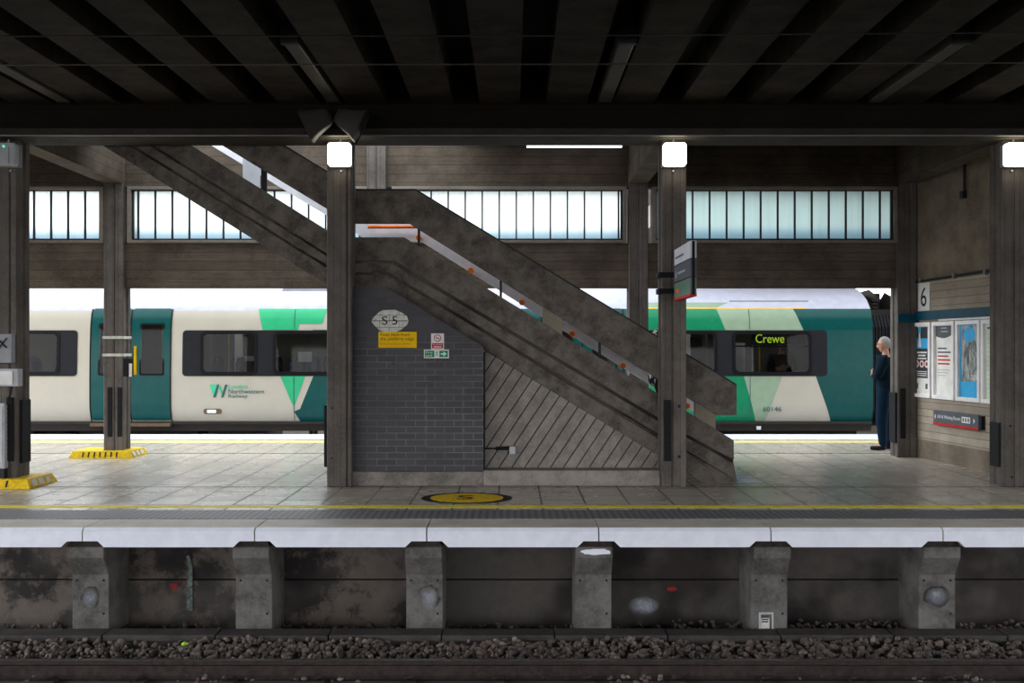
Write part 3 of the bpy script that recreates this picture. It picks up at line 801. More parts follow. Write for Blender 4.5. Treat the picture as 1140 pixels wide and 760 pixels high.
# treads, risers and landing slab
zl = 2.445; xl = PX(447, YS)
n = 15; run = (PX(812, YS) - xl) / n; rise = zl / n
m = MB()
for k in range(n):
    x1 = PX(812, YS) - k * run
    z1 = (k + 1) * rise
    MB().box(x1 - run - 0.03, x1, YS + 0.135, 13.795, z1 - 0.05, z1).build('tread', M['plinth'], stair)
    m.box(x1 - 0.03, x1 - 0.005, YS + 0.135, 13.795, z1 - rise + 0.001, z1 - 0.051)
m.build('risers', M['stair'], stair)
MB().box(PX(377, YS), xl - 0.031, YS + 0.135, 13.795, zl - 0.2, zl).build('landing', M['stair'], stair)
for k in range(12):
    x1 = PX(377, YS) - k * run; z1 = zl + (k + 1) * rise
    if z1 < 4.6: MB().box(x1 - run - 0.03, x1, YS + 0.135, 13.795, z1 - 0.05, z1).build('tread', M['plinth'], stair)
# soffit slab
m = MB()
m.prism([S((24, 105)), S((370, 321)), S((370, 309)), S((44, 105))], YS + 0.135, 13.795)
m.prism([S((429, 321)), S((783, 538)), S((783, 524)), S((436, 312))], YS + 0.135, 13.795)
m.build('soffit', M['stair'], stair)

# diagonal concrete infill below the lower flight
tri = [S((538, 389)), S((783, 538)), S((783, 523)), S((538, 523))]
tri = [S((538, 389)), S((759, 523)), S((538, 523))]
m = MB()
sl = 1.5; dxw = 14.4 * ks
xa = S((539.5, 523))[0]; zb = tri[2][1]
for k in range(-14, 22):
    # board k lies between lines x - (z - zb)/sl = xa + k*dxw and + dxw
    c0 = xa + k * dxw + 0.008; c1 = xa + (k + 1) * dxw - 0.008
    q = clip_half(tri, -1, 1 / sl, zb / sl - c0)
    if len(q) >= 3: q = clip_half(q, 1, -1 / sl, c1 - zb / sl)
    if len(q) >= 3:
        d = R.uniform(0, 0.006)
        m.prism(q, YS + 0.045 - d, YS + 0.12)
m.build('infill_boards', M['boards'], stair)
MB().prism([(p[0], p[1]) for p in tri], YS + 0.07, YS + 0.12).build('infill_backing', M['dark'], stair)

# plinths
MB().box(PX(391, 12.0), PX(538, 12.0), 12.0, 12.3, 0.0, PZ(525, 12.0)).build('baseboard_brick', M['plinth'], kind='structure', bevel=0.006, label='pale concrete plinth under the brick wall')
MB().box(PX(538.3, 12.0), XF[2] - hw - 0.003, 12.0, 12.30, 0.0, PZ(523, 12.05)).build('baseboard_infill', M['boards'], kind='structure', bevel=0.006, label='stained concrete plinth under the diagonal boards')
# brick wall under the landing
YB = 12.06
def B(p): return (PX(p[0], YB), PZ(p[1], YB))
m = MB().prism([B((391.5, 524.7)), B((391.5, 319)), B((429, 319)), B((538, 386)), B((538, 524.7))], YB, YB + 0.18)
brick = m.build('wall_brick', M['brick'], kind='structure', label='dark blue brick wall under the stair landing')
MB().box(PX(538.2, 12.2), PX(540, 12.2), YB + 0.05, YS + 0.1, PZ(523, 12.2), PZ(392, 12.2)).build('trim_8', M['dark'], kind='structure', label='dark edge where brick meets the boards')
# mortar outline of a bricked-up hatch
m = MB()
for (a0, b0, a1, b1) in ((474.5, 428, 475.5, 498), (514.5, 430, 515.3, 502), (474.5, 497.3, 515.3, 498.3), (430, 403.8, 470, 404.3), (450, 411.6, 520, 412.1)):
    m.box(PX(a0, YB), PX(a1, YB), YB - 0.002, YB, PZ(b0, YB), PZ(b1, YB))
m.build('trim_9', M['mortar'], kind='structure', label='pale mortar outline of a bricked up hatch')
MB().disc(B((438.3, 404.6)), 0.012, 0.012, YB - 0.006, YB, 8).build('trim_10', M['ink'], kind='structure', label='small drilled hole in the brick wall')

# painted S 5 mark on the bricks
t = thing('painted_mark', (B((435, 357))[0], YB, B((435, 369))[1]), 'white painted oval on the brick wall with stencilled S 5', 'painted marking')
cx_, cz_ = B((434.5, 357))
m = MB()
pts = [(-1, .12), (-.93, .3), (-.62, .78), (-.42, .95), (.25, 1.0), (.62, .75), (.92, .42), (1, -.02), (.93, -.35), (.6, -.8), (.3, -1), (-.3, -1), (-.55, -.9), (-.82, -.5), (-1.02, -.12)]
m.prism([(cx_ + a_ * 0.212, cz_ + b_ * 0.130) for a_, b_ in pts], YB - 0.003, YB)
m.build('paint_patch', M['offwhite'], t)
m = MB()
def seg(x0, x1, z0, z1): m.box(cx_ + x0, cx_ + x1, YB - 0.0045, YB - 0.003, cz_ + z0, cz_ + z1)
seg(-.205, .205, -.004, .005); seg(-.19, .19, .066, .070); seg(-.175, .175, -.079, -.075)
seg(-.125, -.121, -.075, -.004); seg(-.01, -.006, .005, .066); seg(.10, .104, -.075, -.004); seg(-.012, -.008, -.128, -.079); seg(.10, .104, .07, .115)
m.build('mortar_joints', M['ink'], t)
text_mb('S', cx_ - 0.10, cx_ - 0.03, cz_ - 0.045, cz_ + 0.055, YB - 0.005).build('letter', M['ink'], t)
text_mb('5', cx_ + 0.022, cx_ + 0.085, cz_ - 0.045, cz_ + 0.055, YB - 0.005).build('digit', M['ink'], t)

# yellow safety sign
t = thing('safety_sign', (B((443, 379))[0], YB - 0.01, B((443, 387))[1]), 'yellow sign reading Keep back from the platform edge', 'sign')
x0, z1 = B((421.5, 369.3)); x1, z0 = B((464, 387))
MB().box(x0, x1, YB - 0.014, YB, z0, z1).build('panel', M['sign_yellow'], t, bevel=0.003)
W_, H_ = x1 - x0, z1 - z0
text_mb('Keep back from', x0 + .02, x0 + W_ * .82, z0 + H_ * .70, z0 + H_ * .92, YB - 0.014).build('lettering', M['ink'], t)
text_mb('the platform edge', x0 + .02, x0 + W_ * .93, z0 + H_ * .42, z0 + H_ * .66, YB - 0.014).build('lettering', M['ink'], t)
text_mb('Passing trains cause air turbulence', x0 + .02, x0 + W_ * .85, z0 + H_ * .17, z0 + H_ * .29, YB - 0.014).build('lettering', M['red'], t)
# no smoking sign
t = thing('no_smoking_sign', (B((487, 380))[0], YB - 0.01, B((487, 388))[1]), 'small white and red no smoking sign on the brick wall', 'sign')
x0, z1 = B((480, 371)); x1, z0 = B((494.3, 388.6)); W_, H_ = x1 - x0, z1 - z0
MB().box(x0, x1, YB - 0.008, YB, z0, z1).build('panel', M['white'], t)
m = MB(); xc, zc = (x0 + x1) / 2, z0 + H_ * .70; r_ = H_ * .23
ring_prism(m, [(xc + r_ * math.cos(a_ * .2618), zc + r_ * math.sin(a_ * .2618)) for a_ in range(24)], [(xc + r_ * .78 * math.cos(a_ * .2618), zc + r_ * .78 * math.sin(a_ * .2618)) for a_ in range(24)], YB - 0.0095, YB - 0.008)
m.prism([(xc - r_ * .6, zc + r_ * .5), (xc - r_ * .5, zc + r_ * .6), (xc + r_ * .6, zc - r_ * .5), (xc + r_ * .5, zc - r_ * .6)], YB - 0.0105, YB - 0.008)
m.build('prohibition_ring', M['red'], t)
MB().box(xc - r_ * .5, xc + r_ * .5, YB - 0.009, YB - 0.008, zc - r_ * .1, zc + r_ * .08).build('cigarette', M['ink'], t)
MB().box(x0 + W_ * .06, x1 - W_ * .06, YB - 0.009, YB - 0.008, z0 + H_ * .06, z0 + H_ * .38).build('red_field', M['red'], t)
text_mb('No smoking', x0 + W_ * .14, x1 - W_ * .14, z0 + H_ * .24, z0 + H_ * .33, YB - 0.009).build('lettering', M['white'], t)
MB().box(x0 + W_ * .2, x1 - W_ * .2, YB - 0.010, YB - 0.009, z0 + H_ * .13, z0 + H_ * .18).build('small_print', M['white'], t)
# fire exit sign
t = thing('fire_exit_sign', (B((486, 394))[0], YB - 0.01, B((486, 399))[1]), 'green fire exit sign with running figure and arrow pointing right', 'sign')
x0, z1 = B((472, 389)); x1, z0 = B((499.8, 398.6)); W_, H_ = x1 - x0, z1 - z0
MB().box(x0, x1, YB - 0.008, YB, z0, z1).build('panel', M['white'], t)
m = MB().box(x0 + W_ * .04, x0 + W_ * .42, YB - .0095, YB - .008, z0 + H_ * .12, z1 - H_ * .12).box(x0 + W_ * .62, x1 - W_ * .04, YB - .0095, YB - .008, z0 + H_ * .12, z1 - H_ * .12)
m.build('green_field', M['sign_green'], t)
text_mb('Fire', x0 + W_ * .08, x0 + W_ * .34, z0 + H_ * .54, z0 + H_ * .80, YB - .0095).build('lettering', M['white'], t)
text_mb('exit', x0 + W_ * .08, x0 + W_ * .34, z0 + H_ * .20, z0 + H_ * .46, YB - .0095).build('lettering', M['white'], t)
m = MB().box(x0 + W_ * .68, x0 + W_ * .80, YB - .011, YB - .0095, z0 + H_ * .42, z0 + H_ * .58).prism([(x0 + W_ * .78, z0 + H_ * .2), (x0 + W_ * .92, z0 + H_ * .5), (x0 + W_ * .78, z0 + H_ * .8)], YB - .011, YB - .0095)
m.build('arrow', M['white'], t)
m = MB(); xx = x0 + W_ * .52; zz = z0 + H_ * .5; q = H_
m.disc((xx + .04 * q, zz + .28 * q), .07 * q, .07 * q, YB - .0095, YB - .008, 10)
for a_, b_ in (((0, .2), (-.04, -.02)), ((-.04, -.02), (.12, -.12)), ((.12, -.12), (.08, -.32)), ((-.04, -.02), (-.10, -.2)), ((-.10, -.2), (-.26, -.24)), ((0, .16), (.16, .06)), ((0, .16), (-.16, .08))):
    m.tube([(xx + a_[0] * q, YB - .009, zz + a_[1] * q), (xx + b_[0] * q, YB - .009, zz + b_[1] * q)], .035 * q, 6)
m.build('running_figure', M['sign_green'], t)

# tap and pipe at the foot of the boards
t = thing('water_tap', (PX(555, 12.2), 12.2, PZ(506, 12.2)), 'black pipe ending in a small grey tap in front of the diagonal boards', 'tap')
yt = 12.2
MB().tube([(PX(538.5, yt), yt, PZ(499, yt)), (PX(553, yt), yt, PZ(499.2, yt))], 0.008, 8).build('pipe', M['black'], t, smooth=True)
MB().tube([(PX(552, yt), yt, PZ(499.2, yt)), (PX(567, yt), yt, PZ(498.6, yt))], 0.022, 10).build('lagging', M['black'], t, smooth=True)
MB().box(PX(567, yt), PX(574, yt), yt - 0.03, yt + 0.08, PZ(505, yt), PZ(496.5, yt)).build('tap_body', M['lightgrey'], t, bevel=0.008)
MB().box(PX(565, yt), PX(568, yt), yt - 0.02, yt + 0.02, PZ(504.5, yt), PZ(501.5, yt)).build('lever', M['dark'], t, bevel=0.003)
# blue scribble on the paving at the stair foot
m = MB()
for k in range(7):
    x = 2.64 + 0.0 * k; y = 12.32 + k * 0.17
    m.prism([(2.66 + 0.02 * k, y), (2.90 - 0.028 * k + 0.10, y + 0.02), (2.88 - 0.028 * k + 0.10, y + 0.06), (2.66 + 0.02 * k, y + 0.045)], 0.0005, 0.004, 'Z')
tag(m.build('blue_marking', M['blue_tape']), 'blue and white chalky streaks on the paving at the foot of the stairs', 'paint marking')

# yellow S roundel on the paving
t = thing('floor_roundel', (PX(519, 10.95), 10.95, 0), 'yellow and black oval floor roundel lettered S between brick wall and yellow line', 'floor marking')
rx = 50 * 10.95 / F
def disc_z(r0x, r0y, z0, z1, c=(PX(519.5, 10.98), 11.0), n=40):
    return MB().prism([(c[0] + r0x * math.cos(2 * math.pi * k / n), c[1] + r0y * math.sin(2 * math.pi * k / n)) for k in range(n)], z0, z1, 'Z')
disc_z(0.485, 0.40, 0.0, 0.003).build('rim', M['black'], t)
disc_z(0.39, 0.33, 0.003, 0.005).build('disc', M['yellow'], t)
m = text_mb('S', -0.09, 0.09, -0.14, 0.14, 0).xf(Matrix.Rotation(-math.pi / 2, 4, 'X'))
m.xf(Matrix.Translation((PX(518, 11.0), 11.02, 0.0055))); m.build('letter', M['ink'], t)

# ================================================================== NEAR PLATFORM EDGE
jx = [-0.757 + 1.527 * k for k in range(-5, 6)]
lab = ['outermost', 'second', 'third', 'fourth', 'fifth', 'sixth', 'seventh', 'eighth', 'ninth', 'tenth']
for k in range(len(jx) - 1):
    x0, x1 = jx[k] + 0.006, jx[k + 1] - 0.006
    if x1 < -5.3 or x0 > 5.3: continue
    idx = k
    t = thing('coping_slab', ((x0 + x1) / 2, 9.4, -0.17), None, 'coping slab', 'white fronted coping slabs along the near edge')
    t['xc'] = 0; del t['xc']
    prof = [(Y_EDGE + 0.016, -0.03), (Y_EDGE + 0.02, -0.168), (9.60, -0.168), (9.60, -0.02), (9.655, 0.0), (Y_EDGE + 0.045, 0.0)]
    # body with chamfered notches over the brackets
    pts = [(x0, -0.115), (x0 + 0.13, -0.115), (x0 + 0.185, -0.168), (x1 - 0.185, -0.168), (x1 - 0.13, -0.115), (x1, -0.115), (x1, -0.028), (x0, -0.028)]
    m = MB().prism(pts, Y_EDGE + 0.012, 9.60)
    m.add([(x0, Y_EDGE + 0.012, -0.028), (x1, Y_EDGE + 0.012, -0.028), (x1, 9.655, -0.028), (x0, 9.655, -0.028), (x0, Y_EDGE + 0.04, -0.001), (x1, Y_EDGE + 0.04, -0.001), (x1, 9.655, -0.001), (x0, 9.655, -0.001)],
          [(0, 3, 2, 1), (4, 5, 6, 7), (0, 1, 5, 4), (1, 2, 6, 5), (2, 3, 7, 6), (3, 0, 4, 7)])
    m.build('slab', M['coping'], t)
    m = MB().prism(pts, Y_EDGE, Y_EDGE + 0.011)
    m.add([(x0, Y_EDGE, -0.028), (x1, Y_EDGE, -0.028), (x1, Y_EDGE + 0.011, -0.028), (x0, Y_EDGE + 0.011, -0.028), (x0, Y_EDGE + 0.03, 0.0), (x1, Y_EDGE + 0.03, 0.0), (x1, Y_EDGE + 0.055, 0.0008), (x0, Y_EDGE + 0.055, 0.0008)],
          [(4, 5, 6, 7), (0, 1, 5, 4), (1, 2, 6, 5), (2, 3, 7, 6), (3, 0, 4, 7)])
    m.build('painted_nosing', M['white_paint'], t, label='white painted front edge')
slabs = [o for o in bpy.data.objects if o.name.startswith('coping_slab')]
slabs.sort(key=lambda o: o.location.x)
names = ['cut by the left edge of the picture', 'leftmost of the whole slabs, below the left paving', 'below the brick wall pillar', 'below the brick wall and yellow roundel', 'below the diagonal boards', 'below the foot of the stairs', 'below the standing man', 'cut by the right edge of the picture']
for o, nm in zip(slabs, names): o['label'] = 'white fronted concrete coping slab, ' + nm

def bracket(xc, label):
    t = thing('edge_bracket', (xc, 9.5, -1.0), label, 'platform bracket', 'concrete brackets under the near platform edge')
    prof = [(9.22, -0.178), (9.22, -0.275), (9.335, -0.45), (9.335, -1.02), (9.83, -1.02), (9.83, -0.178)]
    m = MB().prism(prof, xc - 0.165, xc + 0.165, 'X')
    m.build('upright', M['bracket'], t, bevel=0.008)
    for dx, z in ((-0.12, -0.50), (0.12, -0.50), (0.12, -0.80)):
        MB().disc((xc + dx, z), 0.011, 0.011, 9.329, 9.336, 8).build('bolt_hole', M['ink'], t)
    MB().add([(xc - .17, 9.23, -.177), (xc + .17, 9.23, -.177), (xc + .17, 9.59, -.177), (xc - .17, 9.59, -.177), (xc - .13, 9.23, -.116), (xc + .13, 9.23, -.116), (xc + .13, 9.59, -.116), (xc - .13, 9.59, -.116)], [(0, 3, 2, 1), (4, 5, 6, 7), (0, 1, 5, 4), (1, 2, 6, 5), (2, 3, 7, 6), (3, 0, 4, 7)]).build('bearing_pad', M['rust'], t)
    return t
bx = [PX(98, 9.28), PX(281, 9.28), PX(472, 9.28), PX(661, 9.28), PX(858, 9.28), PX(1046, 9.28)]
bl = ['leftmost concrete bracket, below the near left paving', 'concrete bracket left of the brick wall, clean and grey',
      'concrete bracket below the brick wall with a pale spray smudge', 'concrete bracket with white paint across its top below the diagonal boards',
      'concrete bracket with a small framed plate at its foot', 'rightmost concrete bracket with a bluish smudge']
br = [bracket(x, l) for x, l in zip(bx, bl)]
def smudge(parent, pts, y, mat, name, label=None):
    m = MB().prism(pts, y - 0.0015, y); return m.build(name, mat, parent, label=label)
def blob(cx, cz, rx, rz, seed, n=18):
    r = random.Random(seed)
    return [(cx + rx * math.cos(2 * math.pi * k / n) * r.uniform(.8, 1.1), cz + rz * math.sin(2 * math.pi * k / n) * r.uniform(.8, 1.1)) for k in range(n)]
def mk_spray(name, col, a):
    m, nt, b = _mat(name)
    b.inputs['Base Color'].default_value = (*col, 1); b.inputs['Roughness'].default_value = 0.8
    no = _ramp(nt, _noise(nt, _pos(nt), 16, 5, 0.7), 0.3, 0.75)
    tc = nt.nodes.new('ShaderNodeTexCoord'); sp = nt.nodes.new('ShaderNodeSeparateXYZ'); nt.links.new(tc.outputs['Generated'], sp.inputs[0])
    dx = _math(nt, 'MULTIPLY', _math(nt, 'SUBTRACT', sp.outputs['X'], 0.5), 2.0); dz = _math(nt, 'MULTIPLY', _math(nt, 'SUBTRACT', sp.outputs['Z'], 0.5), 2.0)
    rr = _math(nt, 'SQRT', _math(nt, 'ADD', _math(nt, 'MULTIPLY', dx, dx), _math(nt, 'MULTIPLY', dz, dz)))
    no = _math(nt, 'MULTIPLY', _math(nt, 'ADD', _math(nt, 'MULTIPLY', no, 0.6), 0.4), _ramp(nt, rr, 1.0, 0.15))
    nt.links.new(_math(nt, 'MULTIPLY', no, a), b.inputs['Alpha'])
    return m
M['spray_w'] = mk_spray('pale_spray', (0.55, 0.58, 0.66), 0.55)
M['spray_r'] = mk_spray('red_spray', (0.6, 0.03, 0.03), 0.55)
M['chalk_g'] = plain('grey_green_spray', (0.12, 0.15, 0.14), 0.8, var=0.5, scale=25)
smudge(br[0], blob(bx[0] + .0, -.66, .09, .12, 1), 9.335, M['spray_w'], 'smudge')
smudge(br[2], blob(bx[2] + .04, -.66, .10, .13, 2), 9.335, M['spray_w'], 'smudge')
smudge(br[5], blob(bx[5] + .0, -.64, .13, .10, 3), 9.335, M['spray_w'], 'smudge')
smudge(br[3], blob(bx[3] + .02, -.22, .14, .03, 4), 9.219, M['white_paint'], 'paint_smear', 'white paint smear')
m = MB(); x, z = PX(853, 9.32), PZ(692, 9.32)
ring_prism(m, [(x - .065, z - .085), (x + .065, z - .085), (x + .065, z + .085), (x - .065, z + .085)], [(x - .05, z - .07), (x + .05, z - .07), (x + .05, z + .07), (x - .05, z + .07)], 9.315, 9.333)
m.build('plate_frame', M['lightgrey'], br[4])
MB().box(x - .045, x + .03, 9.322, 9.334, z - .06, z + .03).build('number_plate', M['offwhite'], br[4])
for k, (a_, b_) in enumerate(((.015, .024), (-.005, .006), (.045, .052))):
    MB().box(x - .04, x + .02, 9.320, 9.322, z + a_, z + b_).build('plate_marks', M['ink'], br[4])
# sprayed marks on the wall between the brackets
t = thing('spray_mark', (PX(211, 9.83), 9.83, PZ(680, 9.83)), 'grey green vertical spray line on the track wall between the two left brackets', 'graffiti')
m = MB().prism([(PX(a_, 9.83), PZ(b_, 9.83)) for a_, b_ in ((208, 619), (211, 617), (215, 632), (215, 679), (208, 679), (209, 645), (211, 633))], 9.812, 9.815)
m.build('line', M['chalk_g'], t)
tag(MB().prism(blob(PX(194, 9.81), PZ(652, 9.81), .055, .05, 9), 9.8, 9.812).build('red_spray_dot', M['spray_r']), 'small red spray dot on the track wall left of the spray line', 'graffiti')
tag(MB().prism(blob(PX(716, 9.81), PZ(674, 9.81), .17, .10, 11, 22), 9.8, 9.812).build('white_spray_patch', M['spray_w']), 'pale bluish spray patch on the track wall right of the fourth bracket', 'graffiti')
tag(MB().prism(blob(PX(748, 9.81), PZ(655, 9.81), .07, .03, 12), 9.8, 9.812).build('faint_red_spray', M['spray_r']), 'faint red spray smear on the track wall above the pale patch', 'graffiti')

# cable trough lids
x = -5.6; k = 0
while x < 5.6:
    L = 0.985
    o = MB().box(x, x + L, 9.09 + 0.004 * (k % 3), 9.325, -0.985, -0.93 - 0.003 * (k % 2)).build('trough_lid', M['trough'], None, bevel=0.006)
    tag(o, None, 'trough lid', 'concrete cable trough lids in a row'); k += 1; x += L + 0.012
lids = sorted([o for o in bpy.data.objects if o.name.startswith('trough_lid')], key=lambda o: o.location.x)
desc = ['cut by the left edge', 'left of the leftmost bracket', 'right of the leftmost bracket', 'left of the second bracket', 'right of the second bracket', 'left of the third bracket', 'below the yellow roundel',
        'left of the fourth bracket', 'right of the fourth bracket', 'left of the framed plate bracket', 'right of the framed plate bracket', 'at the rightmost bracket', 'cut by the right edge']
for i, o in enumerate(lids): o['label'] = 'grey concrete trough lid beside the ballast, ' + desc[min(i, len(desc) - 1)]
MB().box(-7, 7, 9.12, 9.32, -1.08, -0.986).build('trim_11', M['trough'], kind='structure', label='concrete cable trough body')

# ballast
def stones(n, fy, fz, size, seed):
    r = random.Random(seed); m = MB()
    phi = (1 + 5 ** .5) / 2
    iv = [Vector(v).normalized() for v in ((-1, phi, 0), (1, phi, 0), (-1, -phi, 0), (1, -phi, 0), (0, -1, phi), (0, 1, phi), (0, -1, -phi), (0, 1, -phi), (phi, 0, -1), (phi, 0, 1), (-phi, 0, -1), (-phi, 0, 1))]
    fc = [(0, 11, 5), (0, 5, 1), (0, 1, 7), (0, 7, 10), (0, 10, 11), (1, 5, 9), (5, 11, 4), (11, 10, 2), (10, 7, 6), (7, 1, 8), (3, 9, 4), (3, 4, 2), (3, 2, 6), (3, 6, 8), (3, 8, 9), (4, 9, 5), (2, 4, 11), (6, 2, 10), (8, 6, 7), (9, 8, 1)]
    for _ in range(n):
        x = r.uniform(-5.6, 5.6); y = fy(r); z = fz(x, y, r)
        s = size * r.uniform(.6, 1.35)
        rot = Matrix.Rotation(r.uniform(0, 6.28), 3, Vector((r.uniform(-1, 1), r.uniform(-1, 1), r.uniform(-1, 1))).normalized())
        sc = Vector((r.uniform(.8, 1.3), r.uniform(.7, 1.1), r.uniform(.5, .9)))
        m.add([rot @ Vector((v.x * sc.x, v.y * sc.y, v.z * sc.z)) * s * r.uniform(.8, 1.15) + Vector((x, y, z)) for v in iv], fc)
    return m
def hz(x, y, r):
    base = -0.985 + 0.015 * math.sin(x * 2.3) + 0.012 * math.sin(x * 5.1 + 2)
    if y > 9.02: base += 0.012
    if y < 8.42: base -= (8.42 - y) * 0.35
    return base + r.uniform(-.02, .016)
st = stones(6500, lambda r: r.uniform(7.9, 9.07), hz, 0.029, 3)
st2 = stones(900, lambda r: r.uniform(9.34, 9.80), lambda x, y, r: -1.03 + (0.035 if x > 1.5 else 0) + r.uniform(-.02, .015), 0.022, 5)
st.add(st2.v, st2.f)
st.box(-6.5, 6.5, 7.0, 9.1, -1.08, -1.035)
tag(st.build('ballast', M['stone']), 'brown grey crushed stone ballast between the rail and the platform wall', 'ballast', kind='stuff')
tag(MB().tube([(PX(203, 8.9), 8.9, -0.955), (PX(206, 8.9), 8.88, -0.94), (PX(210, 8.9), 8.9, -0.95)], [.012, .02, .008], 6).build('green_litter', M['lime']), 'tiny lime green scrap of litter lying on the ballast', 'litter')
tag(MB().tube([(PX(1112, 9.5), 9.5, -0.99), (PX(1116, 9.5), 9.5, -0.985), (PX(1120, 9.5), 9.5, -0.99)], [.012, .02, .008], 6).build('red_litter', M['red']), 'tiny red scrap of litter at the foot of the wall by the right edge', 'litter')

# rail
t = thing('running_rail', (0, 8.24, -1.06), 'dark steel running rail along the bottom with a worn shiny head', 'rail')
yc, zt = 8.235, -0.885
prof = [(-.035, -.006), (-.028, 0), (.028, 0), (.035, -.006), (.035, -.030), (.012, -.045), (.009, -.125), (.03, -.142), (.07, -.150), (.07, -.159), (-.07, -.159), (-.07, -.150), (-.03, -.142), (-.009, -.125), (-.012, -.045), (-.035, -.030)]
MB().prism([(yc + a_, zt + b_) for a_, b_ in prof], -8, 8, 'X').build('rail_web', M['rust'], t)
MB().box(-8, 8, yc - .026, yc + .024, zt, zt + 0.002).build('rail_head', M['rail_head'], t)
proto = None
xs = [PX(57, 8.15) + 0.705 * k for k in range(-1, 14)]
wd = ['left edge', 'left end']
for i, x in enumerate(xs):
    if proto is None:
        proto = thing('sleeper', (x, 7.6, -1.08), None, 'sleeper', 'concrete sleepers under the running rail')
        MB().prism([(x - .13, -1.20), (x + .13, -1.20), (x + .10, -1.046), (x - .10, -1.046)], 6.3, 8.55).build('beam', M['trough'], proto)
        m = MB().box(x - .055, x + .055, 8.06, 8.15, -1.046, -1.005).tube([(x - .04, 8.17, -1.02), (x - .02, 8.10, -0.985), (x + .02, 8.12, -0.985), (x + .04, 8.18, -1.02)], .012, 6)
        m.build('rail_clip', M['rust'], proto, bevel=0.004)
        o = proto
    else:
        o = copy_tree(proto); o.location = (x, 7.6, -1.08)
    o['label'] = 'dark concrete sleeper end with a rusty clip showing under the near rail'

# ================================================================== OVERHEAD
def batten(px, label, drop=0.0):
    xc = PX(px, 11.6 * 1.0) if False else (px - CX) / 98.9
    t = thing('batten_light', (xc, 10.6, 4.35), label, 'ceiling light', 'unlit tube lights between the ceiling ribs')
    m = MB().prism([(xc - .07, 4.35), (xc + .07, 4.35), (xc + .085, 4.46), (xc - .085, 4.46)], 9.35, 11.55); m.build('trough_cover', M['pale_cover'], t, bevel=0.01)
    MB().box(xc - .05, xc + .05, 9.3, 11.6, 4.46, 4.68).build('spine', M['dark'], t)
    MB().box(xc - .08, xc + .08, 9.29, 9.345, 4.335, 4.48).build('end_cap', M['dark'], t); MB().box(xc - .08, xc + .08, 11.555, 11.6, 4.345, 4.48).build('end_cap', M['dark'], t)
    return t
M['pale_cover'] = plain('dusty_light_cover', (0.085, 0.078, 0.068), 0.4)
batten(73, 'unlit tube light under the ceiling at the far left')
batten(372, 'unlit tube light under the ceiling above the two loudspeakers')
batten(673, 'unlit tube light under the ceiling right of the centre')
batten(972, 'unlit tube light under the ceiling towards the right')

def bulkhead(px, label, lit=True):
    Y = 11.80; xc = PX(px, Y); z0, z1 = PZ(185.5, Y), PZ(160, Y)
    t = thing('bulkhead_lamp', (xc, Y, z0), label, 'lamp', 'square bulkhead lamps on the near pillars')
    h = (z1 - z0) / 2
    MB().box(xc - h, xc + h, 11.82, 11.90, z0, z1).build('back_box', M['grey'], t, bevel=0.012)
    MB().prism(rrect(xc - h, xc + h, z0, z1, 0.035), 11.72, 11.82).build('diffuser', M['lamp_lit'] if lit else M['lightgrey'], t, bevel=0.012)
    MB().tube([(xc, 11.84, z1), (xc, 11.84, 3.985)], 0.012, 8).build('conduit', M['steel'], t)
    MB().disc((xc, z0 - 0.035), 0.012, 0.012, 11.87, 11.90, 8).build('cable_gland', M['steel'], t)
    return t, xc, z0, z1
for px, lb in ((378.5, 'lit square lamp on the pillar under the loudspeakers'), (750.5, 'lit square lamp on the pillar with the hanging sign'), (1130, 'lit square lamp at the right edge of the picture')):
    bulkhead(px, lb)
t, xc, z0, z1 = bulkhead(8, 'unlit grey square lamp at the left edge of the picture', False)
MB().disc((xc + .0, z1 - .045), .012, .012, 11.712, 11.72, 8).build('indicator', M['led'], t)
MB().box(xc + .055, xc + .06, 11.712, 11.72, z0 + .02, z1 - .05).build('lens_rib', M['grey'], t)

t = thing('fluorescent_light', (PX(639, 14.6), 14.6, PZ(164, 14.6)), 'lit white fluorescent tube light hanging high before the back wall', 'ceiling light')
Y = 14.6; x0, x1 = PX(585.5, Y), PX(693, Y)
MB().box(x0, x1, Y - .05, Y + .05, PZ(159, Y), PZ(156, Y)).build('housing', M['white'], t, bevel=0.005)
MB().tube([(x0 + .01, Y, PZ(161.3, Y)), (x1 - .01, Y, PZ(161.3, Y))], 0.038, 12).build('tube', M['tube_lit'], t, smooth=True)
MB().box(x0 + .02, x0 + .04, Y - .01, Y + .01, PZ(156, Y), 4.68).build('hanger', M['dark'], t); MB().box(x1 - .04, x1 - .02, Y - .01, Y + .01, PZ(156, Y), 4.68).build('hanger', M['dark'], t)

